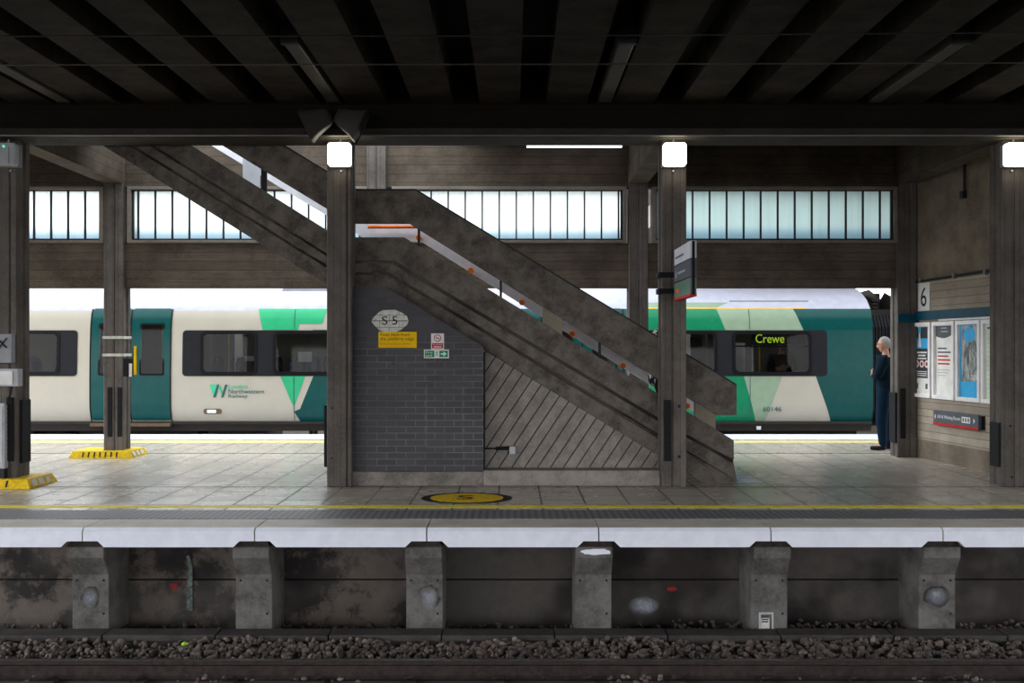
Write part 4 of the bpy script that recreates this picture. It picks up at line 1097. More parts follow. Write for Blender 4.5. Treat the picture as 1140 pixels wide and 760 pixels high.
def speaker(xc, sgn, label):
    t = thing('loudspeaker', (xc, 11.42, 3.95), label, 'loudspeaker', 'pair of loudspeakers above the lamp')
    secs = [(-0.02, .055, .07), (0.03, .085, .10), (.12, .115, .125), (.20, .135, .15), (.26, .16, .185), (.285, .165, .19)]
    def place(m, y=0):
        return m.xf(Matrix.Translation((xc, 11.42, 4.16)) @ Matrix.Rotation(sgn * math.radians(24), 4, 'Y') @ Matrix.Scale(sgn, 4, (1, 0, 0)))
    m = MB(); n = 20
    for d, ry, rz in secs:
        base = len(m.v)
        for k in range(n):
            a_ = 2 * math.pi * k / n; c_, s_ = math.cos(a_), math.sin(a_)
            e = 0.6
            m.v.append((d, ry * math.copysign(abs(c_) ** e, c_), rz * math.copysign(abs(s_) ** e, s_)))
    for i in range(len(secs) - 1):
        for k in range(n):
            m.f.append((i * n + k, i * n + (k + 1) % n, (i + 1) * n + (k + 1) % n, (i + 1) * n + k)); m.m.append(0)
    m.f.append(tuple(range(n))); m.m.append(0)
    place(m).build('horn', M['speaker'], t, smooth=True)
    m = MB()
    m.prism([(.158 * math.copysign(abs(math.cos(2 * math.pi * k / n)) ** .6, math.cos(2 * math.pi * k / n)), .182 * math.copysign(abs(math.sin(2 * math.pi * k / n)) ** .6, math.sin(2 * math.pi * k / n))) for k in range(n)], .262, .272, 'X')
    place(m).build('grille', M['ink'], t)
    MB().tube([(xc + sgn * .06, 11.5, 4.22), (xc + sgn * .04, 11.58, 4.26), (xc + sgn * .03, 11.72, 4.26)], .018, 8).build('bracket', M['dark'], t)
    return t
M['speaker'] = plain('grey_speaker_plastic', (0.055, 0.052, 0.047), 0.4)
xsn = PX(371, 11.42)
speaker(xsn - 0.045, -1, 'grey horn loudspeaker facing left above the lamp')
speaker(xsn + 0.055, 1, 'grey horn loudspeaker facing right above the lamp')

# overhead line wires with one dropper
tag(MB().tube([(-9, 8.6, PZ(75.5, 8.6) + .02), (0, 8.6, PZ(71.5, 8.6)), (9, 8.6, PZ(69.5, 8.6) + .01)], 0.006, 6).build('contact_wire', M['wire']), 'thin lower overhead wire crossing under the ceiling', 'overhead wire')
tag(MB().tube([(-9, 8.6, PZ(40.5, 8.6)), (0, 8.6, PZ(40, 8.6)), (9, 8.6, PZ(32, 8.6))], 0.0065, 6).build('catenary_wire', M['dark']), 'thin upper overhead wire crossing near the top', 'overhead wire')
tag(MB().tube([(PX(486.5, 8.6), 8.6, PZ(71.5, 8.6)), (PX(486.5, 8.6), 8.6, PZ(40, 8.6))], 0.005, 6).build('wire_dropper', M['dark']), 'short vertical dropper joining the two overhead wires', 'overhead wire')

M['slate2'] = plain('sign_green_grey', (0.13, 0.19, 0.155), 0.4)
M['pale_panel'] = plain('sign_pale', (0.62, 0.63, 0.68), 0.4)
# hanging platform sign at right angles to the pillar
xs0, xs1 = 1.862, 1.928
t = thing('projecting_sign', (1.89, 11.3, 2.14), 'three panel station sign projecting from the pillar, white panel on top', 'sign')
ya, yb = 10.80, 11.86
zt_, zb_ = 2.725, 2.145
MB().box(xs0 + .012, xs1 - .012, ya, yb, zb_, zt_).build('core', M['dark'], t)
hh = (zt_ - zb_) / 3
for i, (mt, nm) in enumerate(((M['pale_panel'], 'top_panel'), (M['slate'], 'middle_panel'), (M['slate2'] if 'slate2' in M else M['slate'], 'bottom_panel'))):
    z1_ = zt_ - i * hh
    MB().box(xs0, xs1, ya - .01, yb, z1_ - hh + .008, z1_ - .004).build(nm, mt, t, bevel=0.004)
MB().box(xs0 + .018, xs1 - .018, ya - .014, ya - .01, zb_ + .01, zt_ - .01).build('end_strip', M['black'], t)
MB().box(xs0 - .002, xs1 + .002, ya - .012, yb, zb_ - .006, zb_ + .022).build('red_stripe', M['red'], t)
RY = Matrix(((0, 1, 0, 0), (-1, 0, 0, 0), (0, 0, 1, 0), (0, 0, 0, 1)))     # faces -X: local x -> -Y (far to near), local -y -> -X
def side_text(body, y_far, y_near, z0, z1, mat, name='lettering'):
    # local x runs from far to near as seen from the left
    m = text_mb(body, 0, y_far - y_near, z0, z1, 0, 0.002)
    m.v = [(xs0 + v[1], y_far - v[0], v[2]) for v in m.v]
    m.build(name, mat, t)
def side_bar(y_far, y_near, z0, z1, mat, name):
    MB().box(xs0 - .002, xs0, y_near, y_far, z0, z1).build(name, mat, t)
side_text('i', 11.74, 11.71, zt_ - 1.72 * hh, zt_ - 1.35 * hh, M['white'])
for (a0, a1, r0, r1, mt) in ((11.76, 11.2, .50, .62, M['slate']), (11.6, 11.12, 1.45, 1.56, M['lightgrey']), (11.72, 11.5, 2.4, 2.62, M['orange']), (11.45, 11.1, 2.3, 2.38, M['sign_green']), (11.45, 11.0, 2.5, 2.58, M['sign_green'])):
    side_bar(a0, a1, zt_ - r1 * hh, zt_ - r0 * hh, mt, 'faded_lettering')
for py in (306, 324):
    z = PZ(py, Y_F)
    m = MB().box(XF[2] - hw - .03, 1.862, 11.872, 11.9, z - .03, z + .03).box(XF[2] - hw - .04, XF[2] - hw, 11.9, 12.1, z - .03, z + .03)
    m.build('clamp', M['black'], t)

# ================================================================== RIGHT HAND WALL FITTINGS
def WB(name, mat, parent, s0, s1, d0, d1, z0, z1, bevel=0, **kw):
    return wbox(s0, s1, d0, d1, z0, z1).xf(WM).build(name, mat, parent, bevel=bevel, **kw)
def WT(body, parent, s0, s1, z0, z1, d, mat, name='lettering', **kw):
    return text_mb(body, s0, s1, z0, z1, -d, 0.0015, **kw).xf(WM).build(name, mat, parent)
def Wthing(name, s, z, label, cat, group=None):
    p = P0 + U * s; return thing(name, (p.x, p.y, z), label, cat, group)
def wprism(poly, d0, d1): return MB().prism(poly, -d1, -d0).xf(WM)

# teal fascia strip: along the wall and round the corner pillar
t = Wthing('teal_fascia', 0.8, 2.0, 'teal strip above the posters, running on across the corner pillar', 'fascia')
WB('wall_strip', M['teal_band'], t, 0.02, 3.1, 0.0, 0.05, 2.0, 2.125, 0.004)
MB().box(XB[4] - hw - .01, 5.93, Y_B - .04, Y_B, PZ(359, Y_B), PZ(349.5, Y_B)).build('pillar_strip', M['teal_band'], t, bevel=0.004)
WB('light_strip', M['alu'], t, 0.62, 3.1, 0.0, 0.03, 1.975, 2.0)

ZP0, ZP1 = 0.885, 1.965
def poster(px0, px1, label):
    s0, s1 = WS(px0), WS(px1)
    t = Wthing('poster_case', (s0 + s1) / 2, ZP0, label, 'poster', 'framed posters on the right wall')
    m = MB(); fw = 0.055
    ring_prism(m, [(s0, ZP0), (s1, ZP0), (s1, ZP1), (s0, ZP1)], [(s0 + fw, ZP0 + fw), (s1 - fw, ZP0 + fw), (s1 - fw, ZP1 - fw), (s0 + fw, ZP1 - fw)], -0.05, -0.001)
    m.xf(WM).build('frame', M['alu'], t, bevel=0.005)
    return t, s0 + fw, s1 - fw, ZP0 + fw, ZP1 - fw
def sheet(t, a, b, c, d, mat): return WB('sheet', mat, t, a, b, 0.004, 0.012, c, d)

t, a, b, c, d = poster(1016.5, 1038.5, 'dark poster with a blue band and three red and white circles, first from the corner')
sheet(t, a, b, c, d, M['paper'])
W_, H_ = b - a, d - c
WB('dark_field', M['charcoal'], t, a + .01, b - .01, .012, .014, c + H_ * .23, d - .01)
WB('blue_band', M['sky_blue'], t, a + .01, b - .01, .014, .016, c + H_ * .67, c + H_ * .82)
wprism([(a + W_ * .28, c + H_ * .69), (a + W_ * .46, c + H_ * .69), (a + W_ * .40, c + H_ * .90), (a + W_ * .33, c + H_ * .90)], .016, .018).build('white_tower', M['white'], t)
WB('blue_tip', M['sky_blue'], t, a + W_ * .28, a + W_ * .44, .014, .017, c + H_ * .90, d - .012)
for k, w_ in enumerate((.62, .46, .56)):
    WB('heading_line', M['paper'], t, a + W_ * (.5 - w_ / 2), a + W_ * (.5 + w_ / 2), .014, .0155, c + H_ * (.60 - .045 * k), c + H_ * (.622 - .045 * k))
for k in range(3):
    m = MB().disc((a + W_ * (.18 + .32 * k), c + H_ * .44), W_ * .14, H_ * .055, -.017, -.014, 20); m.xf(WM).build('circle', M['white'], t)
    m = MB().disc((a + W_ * (.18 + .32 * k), c + H_ * .44), W_ * .07, H_ * .03, -.019, -.017, 12); m.xf(WM).build('circle_symbol', M['red'], t)
for k in range(3): WB('small_print', M['paper'], t, a + W_ * .2, a + W_ * .8, .014, .0155, c + H_ * (.32 - .03 * k), c + H_ * (.332 - .03 * k))
for k in (0.12, .72): WB('footer_mark', M['slate'], t, a + W_ * k, a + W_ * (k + .14), .012, .014, c + H_ * .07, c + H_ * .15)

t, a, b, c, d = poster(1040.5, 1065, 'pale poster with a dark curved header and red lines of text, second from the corner')
sheet(t, a, b, c, d, M['paper']); W_, H_ = b - a, d - c
arc = [(a + .004, d - .005), (a + .004, c + H_ * .85)] + [(a + W_ * (k / 8), c + H_ * (.85 - .045 * math.sin(math.pi * k / 8) + .03 * k / 8)) for k in range(1, 8)] + [(b - .004, c + H_ * .89), (b - .004, d - .005)]
wprism(arc, .012, .014).build('header', M['slate'], t)
for k in range(2): WB('header_line', M['lightgrey'], t, a + W_ * .3, a + W_ * (.62 + .06 * k), .014, .0155, c + H_ * (.955 - .05 * k), c + H_ * (.97 - .05 * k))
for k, (mt, w_) in enumerate(((M['slate'], .5), (M['slate'], .72), (M['red'], .58), (M['red'], .70), (M['red'], .66))):
    WB('text_line', mt, t, a + W_ * .12, a + W_ * (.12 + w_), .012, .0135, c + H_ * (.66 - .055 * k), c + H_ * (.682 - .055 * k))
for k in range(3): WB('small_print', M['grey'], t, a + W_ * .12, a + W_ * (.8 - .1 * k), .012, .0135, c + H_ * (.36 - .04 * k), c + H_ * (.366 - .04 * k))

t, a, b, c, d = poster(1067, 1094, 'poster with a dark crowd photograph over a plain blue foot, third from the corner')
sheet(t, a, b, c, d, M['sky_blue']); W_, H_ = b - a, d - c
WB('photograph', M['photo'], t, a + W_ * .10, b - .01, .012, .014, c + H_ * .22, d - .015)
wprism([(a + W_ * (.5 + .30 * math.cos(q * .3927)), c + H_ * (.86 + .11 * math.sin(q * .3927))) for q in range(16)], .014, .016).build('blue_patch', M['sky_blue'], t)
for k in range(3): WB('caption', M['paper'], t, a + W_ * .58, a + W_ * .94, .014, .0155, c + H_ * (.30 - .025 * k), c + H_ * (.307 - .025 * k))

t, a, b, c, d = poster(1095.5, 1128, 'pale green timetable poster partly behind the right pillar')
sheet(t, a, b, c, d, M['paper_green']); W_, H_ = b - a, d - c
WB('heading', M['slate'], t, a + W_ * .08, a + W_ * .5, .012, .0135, c + H_ * .93, c + H_ * .955)
for k in range(14): WB('table_line', M['lightgrey'], t, a + W_ * .08, b - W_ * .08, .012, .0135, c + H_ * (.86 - .06 * k), c + H_ * (.866 - .06 * k))

# platform number
s0, s1 = WS(1023), WS(1035.5)
t = Wthing('platform_number', (s0 + s1) / 2, WZ(1023, 347), 'white plate with a large black 6 above the teal strip', 'sign')
z0, z1 = 2.135, 2.135 + 0.40
WB('plate', M['white'], t, s0, s1, 0.0, 0.012, z0, z1, 0.002)
WT('6', t, s0 + (s1 - s0) * .24, s1 - (s1 - s0) * .24, z0 + .06, z1 - .06, .012, M['ink'], 'digit')

# direction sign
s0, s1 = WS(1043.5), WS(1094)
t = Wthing('direction_sign', (s0 + s1) / 2, 0.53, 'dark direction sign Lift & Waiting Room with a red underline', 'sign')
z0, z1 = 0.525, 0.725
WB('panel', M['slate'], t, s0, s1, 0.02, 0.06, z0, z1, 0.004)
WB('red_underline', M['red'], t, s0, s1, 0.06, 0.062, z0, z0 + .035)
WB('bracket', M['black'], t, s1, s1 + .06, 0.0, 0.055, z0 + .01, z1 - .01)
L = s1 - s0
WT('Lift & Waiting Room', t, s0 + L * .10, s0 + L * .62, z0 + .085, z0 + .145, .06, M['white'])
wprism([(s0 + L * .03, z0 + .115), (s0 + L * .055, z0 + .15), (s0 + L * .055, z0 + .08)], .06, .062).build('arrow', M['white'], t)
WB('icon_panel', M['white'], t, s0 + L * .65, s0 + L * .83, .06, .062, z0 + .075, z0 + .155)
for k in range(3): WB('icon', M['slate'], t, s0 + L * (.67 + .055 * k), s0 + L * (.70 + .055 * k), .062, .063, z0 + .09, z0 + .14)

wprism([(s0 + L * .90, z0 + .15), (s0 + L * .93, z0 + .115), (s0 + L * .90, z0 + .08)], .06, .062).build('arrow', M['white'], t)

# switch and conduit, horizontal conduit
t = Wthing('wall_switch', WS(1074), WZ(1074, 222), 'small switch box on a vertical conduit high on the right wall', 'switch')
s = WS(1074.5)
WB('box', M['dark'], t, s - .045, s + .045, .0, .06, WZ(1074, 221), WZ(1074, 212.5), .006)
p0 = P0 + U * (s + .02) + NRM * .025
MB().tube([(p0.x, p0.y, WZ(1074, 213)), (p0.x, p0.y, WZ(1074, 180))], .016, 8).build('conduit', M['dark'], t)
a_ = P0 + NRM * .025; b_ = P0 + U * 2.6 + NRM * .025
t = Wthing('wall_conduit', 1.2, 2.56, 'thin grey horizontal conduit on the right wall above the number 6', 'conduit')
MB().tube([(a_.x, a_.y, 2.56), (b_.x, b_.y, 2.60)], .016, 8).build('pipe', M['dark'], t)
for s in (.1, 1.0, 1.75): WB('clip', M['steel'], t, s, s + .05, 0, .045, 2.54, 2.61)

# ================================================================== TRAIN
YT = 19.30; kt = YT / F
def TX(px): return (px - CX) * kt
def TZ(py): return EYE - (py - CY) * kt
PROF = [(-0.9, .45), (0.02, .16), (.21, .10), (.27, .065), (.35, .035), (.43, .014), (.52, .002), (.62, 0), (.9, 0), (1.07, 0), (1.5, .012), (1.93, .035), (2.12, .065), (2.25, .10), (2.33, .15), (2.42, .24), (2.5, .34), (2.58, .48), (2.66, .66), (2.73, .86), (2.79, 1.12), (2.82, 1.40)]
ZB = [p[0] for p in PROF]
def poff(z):
    if z <= PROF[0][0]: return PROF[0][1]
    for (z0, o0), (z1, o1) in zip(PROF, PROF[1:]):
        if z <= z1: return o0 + (o1 - o0) * (z - z0) / (z1 - z0)
    return PROF[-1][1]
def skin_patch(polys, off, holes=(), back=False, mb=None, mi=0):
    mb = mb or MB()
    zc = [z for z in ZB]
    xcuts = sorted(set([h[0] for h in holes] + [h[1] for h in holes]))
    zcuts = sorted(set(zc + [h[2] for h in holes] + [h[3] for h in holes]))
    for poly in polys:
        zmin = min(p[1] for p in poly); zmax = max(p[1] for p in poly); xmin = min(p[0] for p in poly); xmax = max(p[0] for p in poly)
        zz = [zmin] + [z for z in zcuts if zmin + 1e-6 < z < zmax - 1e-6] + [zmax]
        xx = [xmin] + [x for x in xcuts if xmin + 1e-6 < x < xmax - 1e-6] + [xmax]
        for i in range(len(zz) - 1):
            for k in range(len(xx) - 1):
                cxm, czm = (xx[k] + xx[k + 1]) / 2, (zz[i] + zz[i + 1]) / 2
                if any(h[0] < cxm < h[1] and h[2] < czm < h[3] for h in holes): continue
                q = clip_half(poly, 0, -1, -zz[i])
                for cl in ((0, 1, zz[i + 1]), (-1, 0, -xx[k]), (1, 0, xx[k + 1])):
                    if len(q) >= 3: q = clip_half(q, *cl)
                if len(q) < 3: continue
                if back: mb.add([(p[0], YT + 2.8 - poff(p[1]) + off, p[1]) for p in q], [tuple(range(len(q)))], mi)
                else: mb.add([(p[0], YT + poff(p[1]) - off, p[1]) for p in q], [tuple(range(len(q)))], mi)
    return mb
def T(*pts): return [(TX(a), TZ(b)) for a, b in pts]
def Trect(a, b, c, d): return T((a, b), (c, b), (c, d), (a, d))

wz0, wz1 = TZ(415.5), TZ(370)
wins = [(-30, 65), (224.5, 285), (305.5, 395), (430, 505), (523, 585), (722, 797), (817, 902)]
dwins = [(110, 136), (156, 182), (612, 640), (658, 686)]
dz0, dz1 = TZ(417), TZ(360.5)
holes = [(TX(a) + .03, TX(b) - .03, wz0 + .03, wz1 - .03) for a, b in wins] + [(TX(a) + .02, TX(b) - .02, dz0 + .02, dz1 - .02) for a, b in dwins]
XT0, XT1 = TX(-260), TX(972)
train = thing('train_carriage', (TX(400), YT + 1.4, -0.95), 'green, teal and cream passenger carriage standing at the far platform', 'train')

body_poly = [[(XT0, TZ(470)), (XT1, TZ(470)), (XT1, 2.30), (XT0, 2.30)]]
skin_patch(body_poly, 0.0, holes).build('body_side', M['cream'], train, smooth=True, merge=True)
m = skin_patch(body_poly, 0.0, (), True)
m.build('body_far_side', M['cream'], train)
# roof: both halves
rp = [[(XT0, 2.30), (XT1, 2.30), (XT1, 2.42), (XT1, 2.82), (XT0, 2.82)]]
m = skin_patch(rp, 0.0); skin_patch(rp, 0.0, (), True, m)
m.build('roof', M['train_roof'], train, smooth=True, merge=True)
def paint(name, polys, mat, layer, label=None):
    for i, pl in enumerate(polys): skin_patch([pl], 0.0035 * layer + 0.0002 * i, holes).build(name, mat, train, smooth=True, merge=True, label=label)
top = 2.335; bot = TZ(470)
def TXr(a): return TX(a)
# right hand livery
def V(px, z): return (TX(px), z)
paint('livery_green', [[V(700, 1.93), V(700, top), V(799, top), V(808, 1.93)], [V(700, bot), V(700, TZ(418)), V(828, TZ(418)), V(842.5, bot)]], M['green'], 1, 'bright green livery panel')
paint('livery_pale_green', [[V(799, top), V(885, top), V(895, 1.93), V(808, 1.93)], [V(828, TZ(418)), V(871, TZ(418)), V(852, bot), V(842.5, bot)]], M['pale_green'], 1, 'pale green livery panel')
paint('livery_teal', [[V(885, top), V(972, top), V(972, 1.93), V(895, 1.93)], [V(908, 1.93), V(972, 1.93), V(972, bot), V(926.5, bot), V(908, TZ(418))],
                      [V(590, bot), V(590, top), V(700, top), V(700, bot)],
                      [V(348, TZ(418)), V(348, TZ(367)), V(590, TZ(367)), V(590, TZ(418))], [V(349, TZ(418)), V(590, TZ(418)), V(590, bot), V(334, bot), V(327, TZ(458)), V(334, TZ(455))],
                      [V(370, TZ(367)), V(378, top), V(590, top), V(590, TZ(367))]], M['teal'], 1, 'dark teal livery panel')
paint('livery_green', [[V(292, TZ(367)), V(286, top), V(363, top), V(358, TZ(360)), V(333, TZ(360)), V(331, TZ(367))],
                       [V(312, TZ(418)), V(340, TZ(418)), V(327.5, TZ(452)), V(325, TZ(449))]], M['green2'], 2, 'light green livery panel')
skin_patch([[V(700, 2.336), V(900, 2.336), V(900, 2.36), V(700, 2.36)]], .004).build('orange_line', M['orange_line'], train)
skin_patch([[V(700, 2.36), V(800, 2.36), V(815, 2.46), V(700, 2.46)]], .003).build('roof_edge_panel', M['pale_green'], train)
# dark window bands
bandh = [(TX(-40), TX(86)), (TX(203), TX(600)), (TX(704), TX(921))]
for a, b in bandh:
    skin_patch([rrect(a, b, TZ(418.5), TZ(367.5), .07)], .011, holes).build('window_band', M['band'], train, smooth=True, merge=True)
# windows: gasket ring and pane
for a, b in wins:
    m = MB(); x0, x1 = TX(a), TX(b)
    o_, i_ = rrect(x0 - .025, x1 + .025, wz0 - .02, wz1 + .02, .10), rrect(x0 + .03, x1 - .03, wz0 + .03, wz1 - .03, .08)
    n_ = len(o_)
    m.v = [(p[0], YT + poff(p[1]) - .018, p[1]) for p in o_] + [(p[0], YT + poff(p[1]) - .018, p[1]) for p in i_]
    m.f = [(k, (k + 1) % n_, n_ + (k + 1) % n_, n_ + k) for k in range(n_)]; m.m = [0] * n_
    w = m.build('window', M['gasket'], train)
    s = w.modifiers.new('solid', 'SOLIDIFY'); s.thickness = .012; s.offset = 0
    g = MB(); g.add([(x0 + .03, YT + poff(wz0) - .006, wz0 + .03), (x1 - .03, YT + poff(wz0) - .006, wz0 + .03), (x1 - .03, YT + poff(wz1) - .006, wz1 - .03), (x0 + .03, YT + poff(wz1) - .006, wz1 - .03)], [(0, 1, 2, 3)])
    g.build('pane', M['train_glass'], w)
# doors
def doors(px0, px1, wlist):
    pm = (px0 + px1) / 2
    for a, b in ((px0, pm), (pm, px1)):
        dh = [(TX(u) + .02, TX(v) - .02, dz0 + .02, dz1 - .02) for u, v in wlist]
        dm = skin_patch([rrect(TX(a) + .008, TX(b) - .008, TZ(468), 2.34, .05)], .012, dh)
        dr = dm.build('door', M['teal'], train, smooth=True, merge=True)
        for u, v in wlist:
            if not (a < (u + v) / 2 < b): continue
            m = MB(); x0, x1 = TX(u), TX(v)
            o_, i_ = rrect(x0 - .015, x1 + .015, dz0 - .015, dz1 + .015, .04), rrect(x0 + .02, x1 - .02, dz0 + .02, dz1 - .02, .03)
            n_ = len(o_)
            m.v = [(p[0], YT + poff(p[1]) - .018, p[1]) for p in o_] + [(p[0], YT + poff(p[1]) - .018, p[1]) for p in i_]
            m.f = [(k, (k + 1) % n_, n_ + (k + 1) % n_, n_ + k) for k in range(n_)]; m.m = [0] * n_
            m.build('window_gasket', M['gasket'], dr)
            MB().add([(x0, YT + poff(dz0) - .008, dz0), (x1, YT + poff(dz0) - .008, dz0), (x1, YT + poff(dz1) - .008, dz1), (x0, YT + poff(dz1) - .008, dz1)], [(0, 1, 2, 3)]).build('pane', M['train_glass'], dr)
    # dark seams round and between the leaves
    sm = MB()
    for a in (px0, pm, px1): skin_patch([[(TX(a) - .012, TZ(469)), (TX(a) + .012, TZ(469)), (TX(a) + .012, 2.33), (TX(a) - .012, 2.33)]], .016, (), False, sm)
    sm.build('door_seal', M['gasket'], train)
    MB().box(TX(px0), TX(px1), YT - .03, YT + .15, .13, .19).build('door_step', M['rust2'], train, bevel=.005, label='worn brown step under the doors')
M['rust2'] = plain('worn_step', (0.11, 0.075, 0.045), 0.6, 0.2)
doors(100.5, 190, dwins[:2]); doors(603, 694, dwins[2:])
MB().tube([(TX(152), YT - .03, TZ(388)), (TX(152), YT - .03, TZ(412))], .012, 6).build('door_button', M['int_yellow'], train)
# panel seams
for px in (327.3, 835, 699):
    skin_patch([[(TX(px) - .006, TZ(469)), (TX(px) + .006, TZ(469)), (TX(px) + .006, TZ(419)), (TX(px) - .006, TZ(419))], [(TX(px) - .006, TZ(366)), (TX(px) + .006, TZ(366)), (TX(px) + .006, 2.33), (TX(px) - .006, 2.33)]], .013).build('panel_seam', M['text_dark'], train)
# curved moulding where the cab side tucks in
pts = [(V(931 + 36 * (k / 10) ** 1.5, 1.07 - .80 * (k / 10))) for k in range(11)]
# skirt, underframe
MB().box(XT0, XT1, YT + .10, YT + .14, .04, TZ(469)).box(XT0, XT1, YT + 2.66, YT + 2.7, .04, TZ(469)).build('skirt', M['skirt'], train)
MB().box(XT0, XT1, YT + .05, YT + .13, TZ(472), TZ(469.2)).build('sill', M['skirt'], train)
for (a, b, z) in ((-200, 30, -.35), (80, 215, -.45), (226, 282, -.4), (380, 640, -.45), (700, 960, -.45)):
    MB().box(TX(a), TX(b), YT + .3, YT + 2.5, z, .04).build('equipment_case', M['skirt'], train, bevel=.02)
for px in (292, 343, 348):
    MB().box(TX(px) - .03, TX(px) + .03, YT + .25, YT + .35, -.2, .04).build('hanger', M['skirt'], train)
for px in (30, 150, 780, 900):
    for yy in (.75, 2.05):
        MB().disc((TX(px), -.48), .42, .42, YT + yy - .06, YT + yy + .06, 28).build('wheel', M['rust'], train)
# floor, ceiling, interior
MB().box(XT0, XT1, YT + .16, YT + 2.64, .16, .22).build('carriage_floor', M['seat'], train)
MB().box(XT0, XT1 - .05, YT + .5, YT + 2.3, 2.25, 2.29).build('carriage_ceiling', M['interior'], train)
MB().box(XT0, XT1 - .05, YT + 2.55, YT + 2.58, .25, 2.2).build('inner_wall', M['interior'], train)
MB().box(XT0, XT1 - .2, YT + 1.2, YT + 1.5, 2.22, 2.248).build('carriage_fill_strip', M['train_fill'], train)  # unseen glowing strip added to brighten the carriage interior
for px in (90, 205, 595, 700, 806):
    MB().box(TX(px) - .02, TX(px) + .02, YT + .35, YT + .95, .22, 2.24).box(TX(px) - .02, TX(px) + .02, YT + 1.75, YT + 2.5, .22, 2.24).build('partition', M['interior'], train)
for px in (163, 171, 240, 640, 770, 850, 858):
    MB().tube([(TX(px), YT + .9, .22), (TX(px), YT + .9, 2.24)], .018, 8).build('grab_pole', M['int_yellow'] if px != 850 else M['alu'], train)
for px in (20, 50, 232, 258, 283, 318, 344, 372, 440, 470, 735, 762):
    for yy in (.45, 1.75):
        x = TX(px)
        m = MB().box(x - .06, x + .06, YT + yy, YT + yy + .42, .55, 1.34).box(x - .04, x + .38, YT + yy, YT + yy + .42, .52, .66)
        m.prism(rrect(x - .05, x + .05, 1.3, 1.42, .04), YT + yy + .06, YT + yy + .36)
        m.build('seat', M['seat'], train, bevel=.03)
for (px, py, w_, h_, mt) in ((46, 383, .12, .17, 'sign_yellow'), (240, 390, .08, .5, 'paper'), (262, 400, .3, .05, 'offwhite'), (320, 398, .14, .1, 'white'), (776, 385, .16, .25, 'paper'), (792, 380, .12, .1, 'ink'), (845, 402, .1, .35, 'alu'), (832, 414, .14, .1, 'yellow')):
    MB().box(TX(px) - w_, TX(px) + w_, YT + 1.62, YT + 1.66, TZ(py) - h_, TZ(py) + h_).build('interior_notice' if w_ < .2 else 'luggage_rack', M[mt], train)
# end cap and cab wall
cap = [(YT + poff(z), z) for z in ZB if .21 <= z] + [(YT + 2.8 - poff(z), z) for z in reversed(ZB) if .21 <= z]
MB().prism([c_ for c_ in cap if c_[1] < 2.4], XT1 - .03, XT1 - .002, 'X').build('end_wall', M['teal'], train)
# destination display behind the window
x0, x1 = TX(838), TX(897)
dp = MB().box(x0, x1, YT + .06, YT + .12, TZ(384), TZ(371)).build('destination_display', M['gasket'], train, label='dark display lettered Crewe in yellow dots')
text_mb('Crewe', TX(842), TX(874), TZ(381.6), TZ(371.8), YT + .058, .003).build('lettering', M['display'], dp)
MB().box(TX(819), TX(900), YT + .04, YT + .055, TZ(386), TZ(384.4)).build('window_transom', M['gasket'], train)
# car number
yy = YT + poff(TZ(455)) - .012
text_mb('60146', TX(849.5), TX(870), TZ(458), TZ(452.5), yy, .003).build('car_number', M['text_dark'], train)
# operator's mark and name
yl = YT - .006
MB().prism(T((233.3, 428), (242.5, 428), (238.2, 441.5)), yl - .003, yl).build('logo_triangle', M['text_green'], train)
MB().prism(T((244.2, 431), (246.5, 440), (248, 436), (245.5, 428.6)), yl - .002, yl).build('logo_pale_stroke', M['green2'], train)
for a in ((241.8, 237.2), (250.8, 246.0)):
    MB().prism(T((a[0], 428), (a[0] + 2.6, 428), (a[1] + 3.0, 442.2), (a[1] + 0.2, 442.2)), yl - .005, yl - .001).build('logo_stroke', M['text_dark'], train)
text_mb('London', TX(254.5), TX(276), TZ(432.6), TZ(427.6), yl).build('operator_name', M['text_green'], train)
text_mb('Northwestern', TX(254.5), TX(294), TZ(438.0), TZ(433.0), yl).build('operator_name', M['text_dark'], train)
text_mb('Railway', TX(254.5), TX(276), TZ(443.8), TZ(438.8), yl).build('operator_name', M['text_dark'], train)
yl2 = YT + poff(TZ(457)) - .002
hp = MB(); hp.prism(rrect(TX(226.5), TX(246.5), TZ(460.8), TZ(454.8), .04), yl2 - .01, yl2); h_ = hp.build('handle_recess', M['rust2'], train)
MB().prism(rrect(TX(230.5), TX(240.5), TZ(459.5), TZ(456), .015), yl2 - .014, yl2 - .01).build('plate', M['alu'], h_)
MB().prism(T((903, 405 - 33), (904.5, 372), (904.5, 374), (903, 374)), YT - .0, YT + .001)
MB().box(TX(792.5), TX(794.5), YT + .06, YT + .08, TZ(361.5), TZ(356.5)).build('lifting_mark', M['white'], train)
MB().box(TX(843.5), TX(848.5), YT + .085, YT + .1, TZ(478.5), TZ(474.5)).build('jacking_label', M['alu'], train)
# roof pod
m = MB().prism([(TX(301), 2.66), (TX(306), 2.80), (TX(309), 2.76), (TX(420), 2.76), (TX(420), 2.66)], YT + .78, YT + 2.0)
m.build('roof_pod', M['pod'] if 'pod' in M else M['grey'], train, bevel=.01)
MB().box(TX(816), TX(905), YT + .30, YT + .42, 2.44, 2.50).build('roof_grab', M['grey'], train)

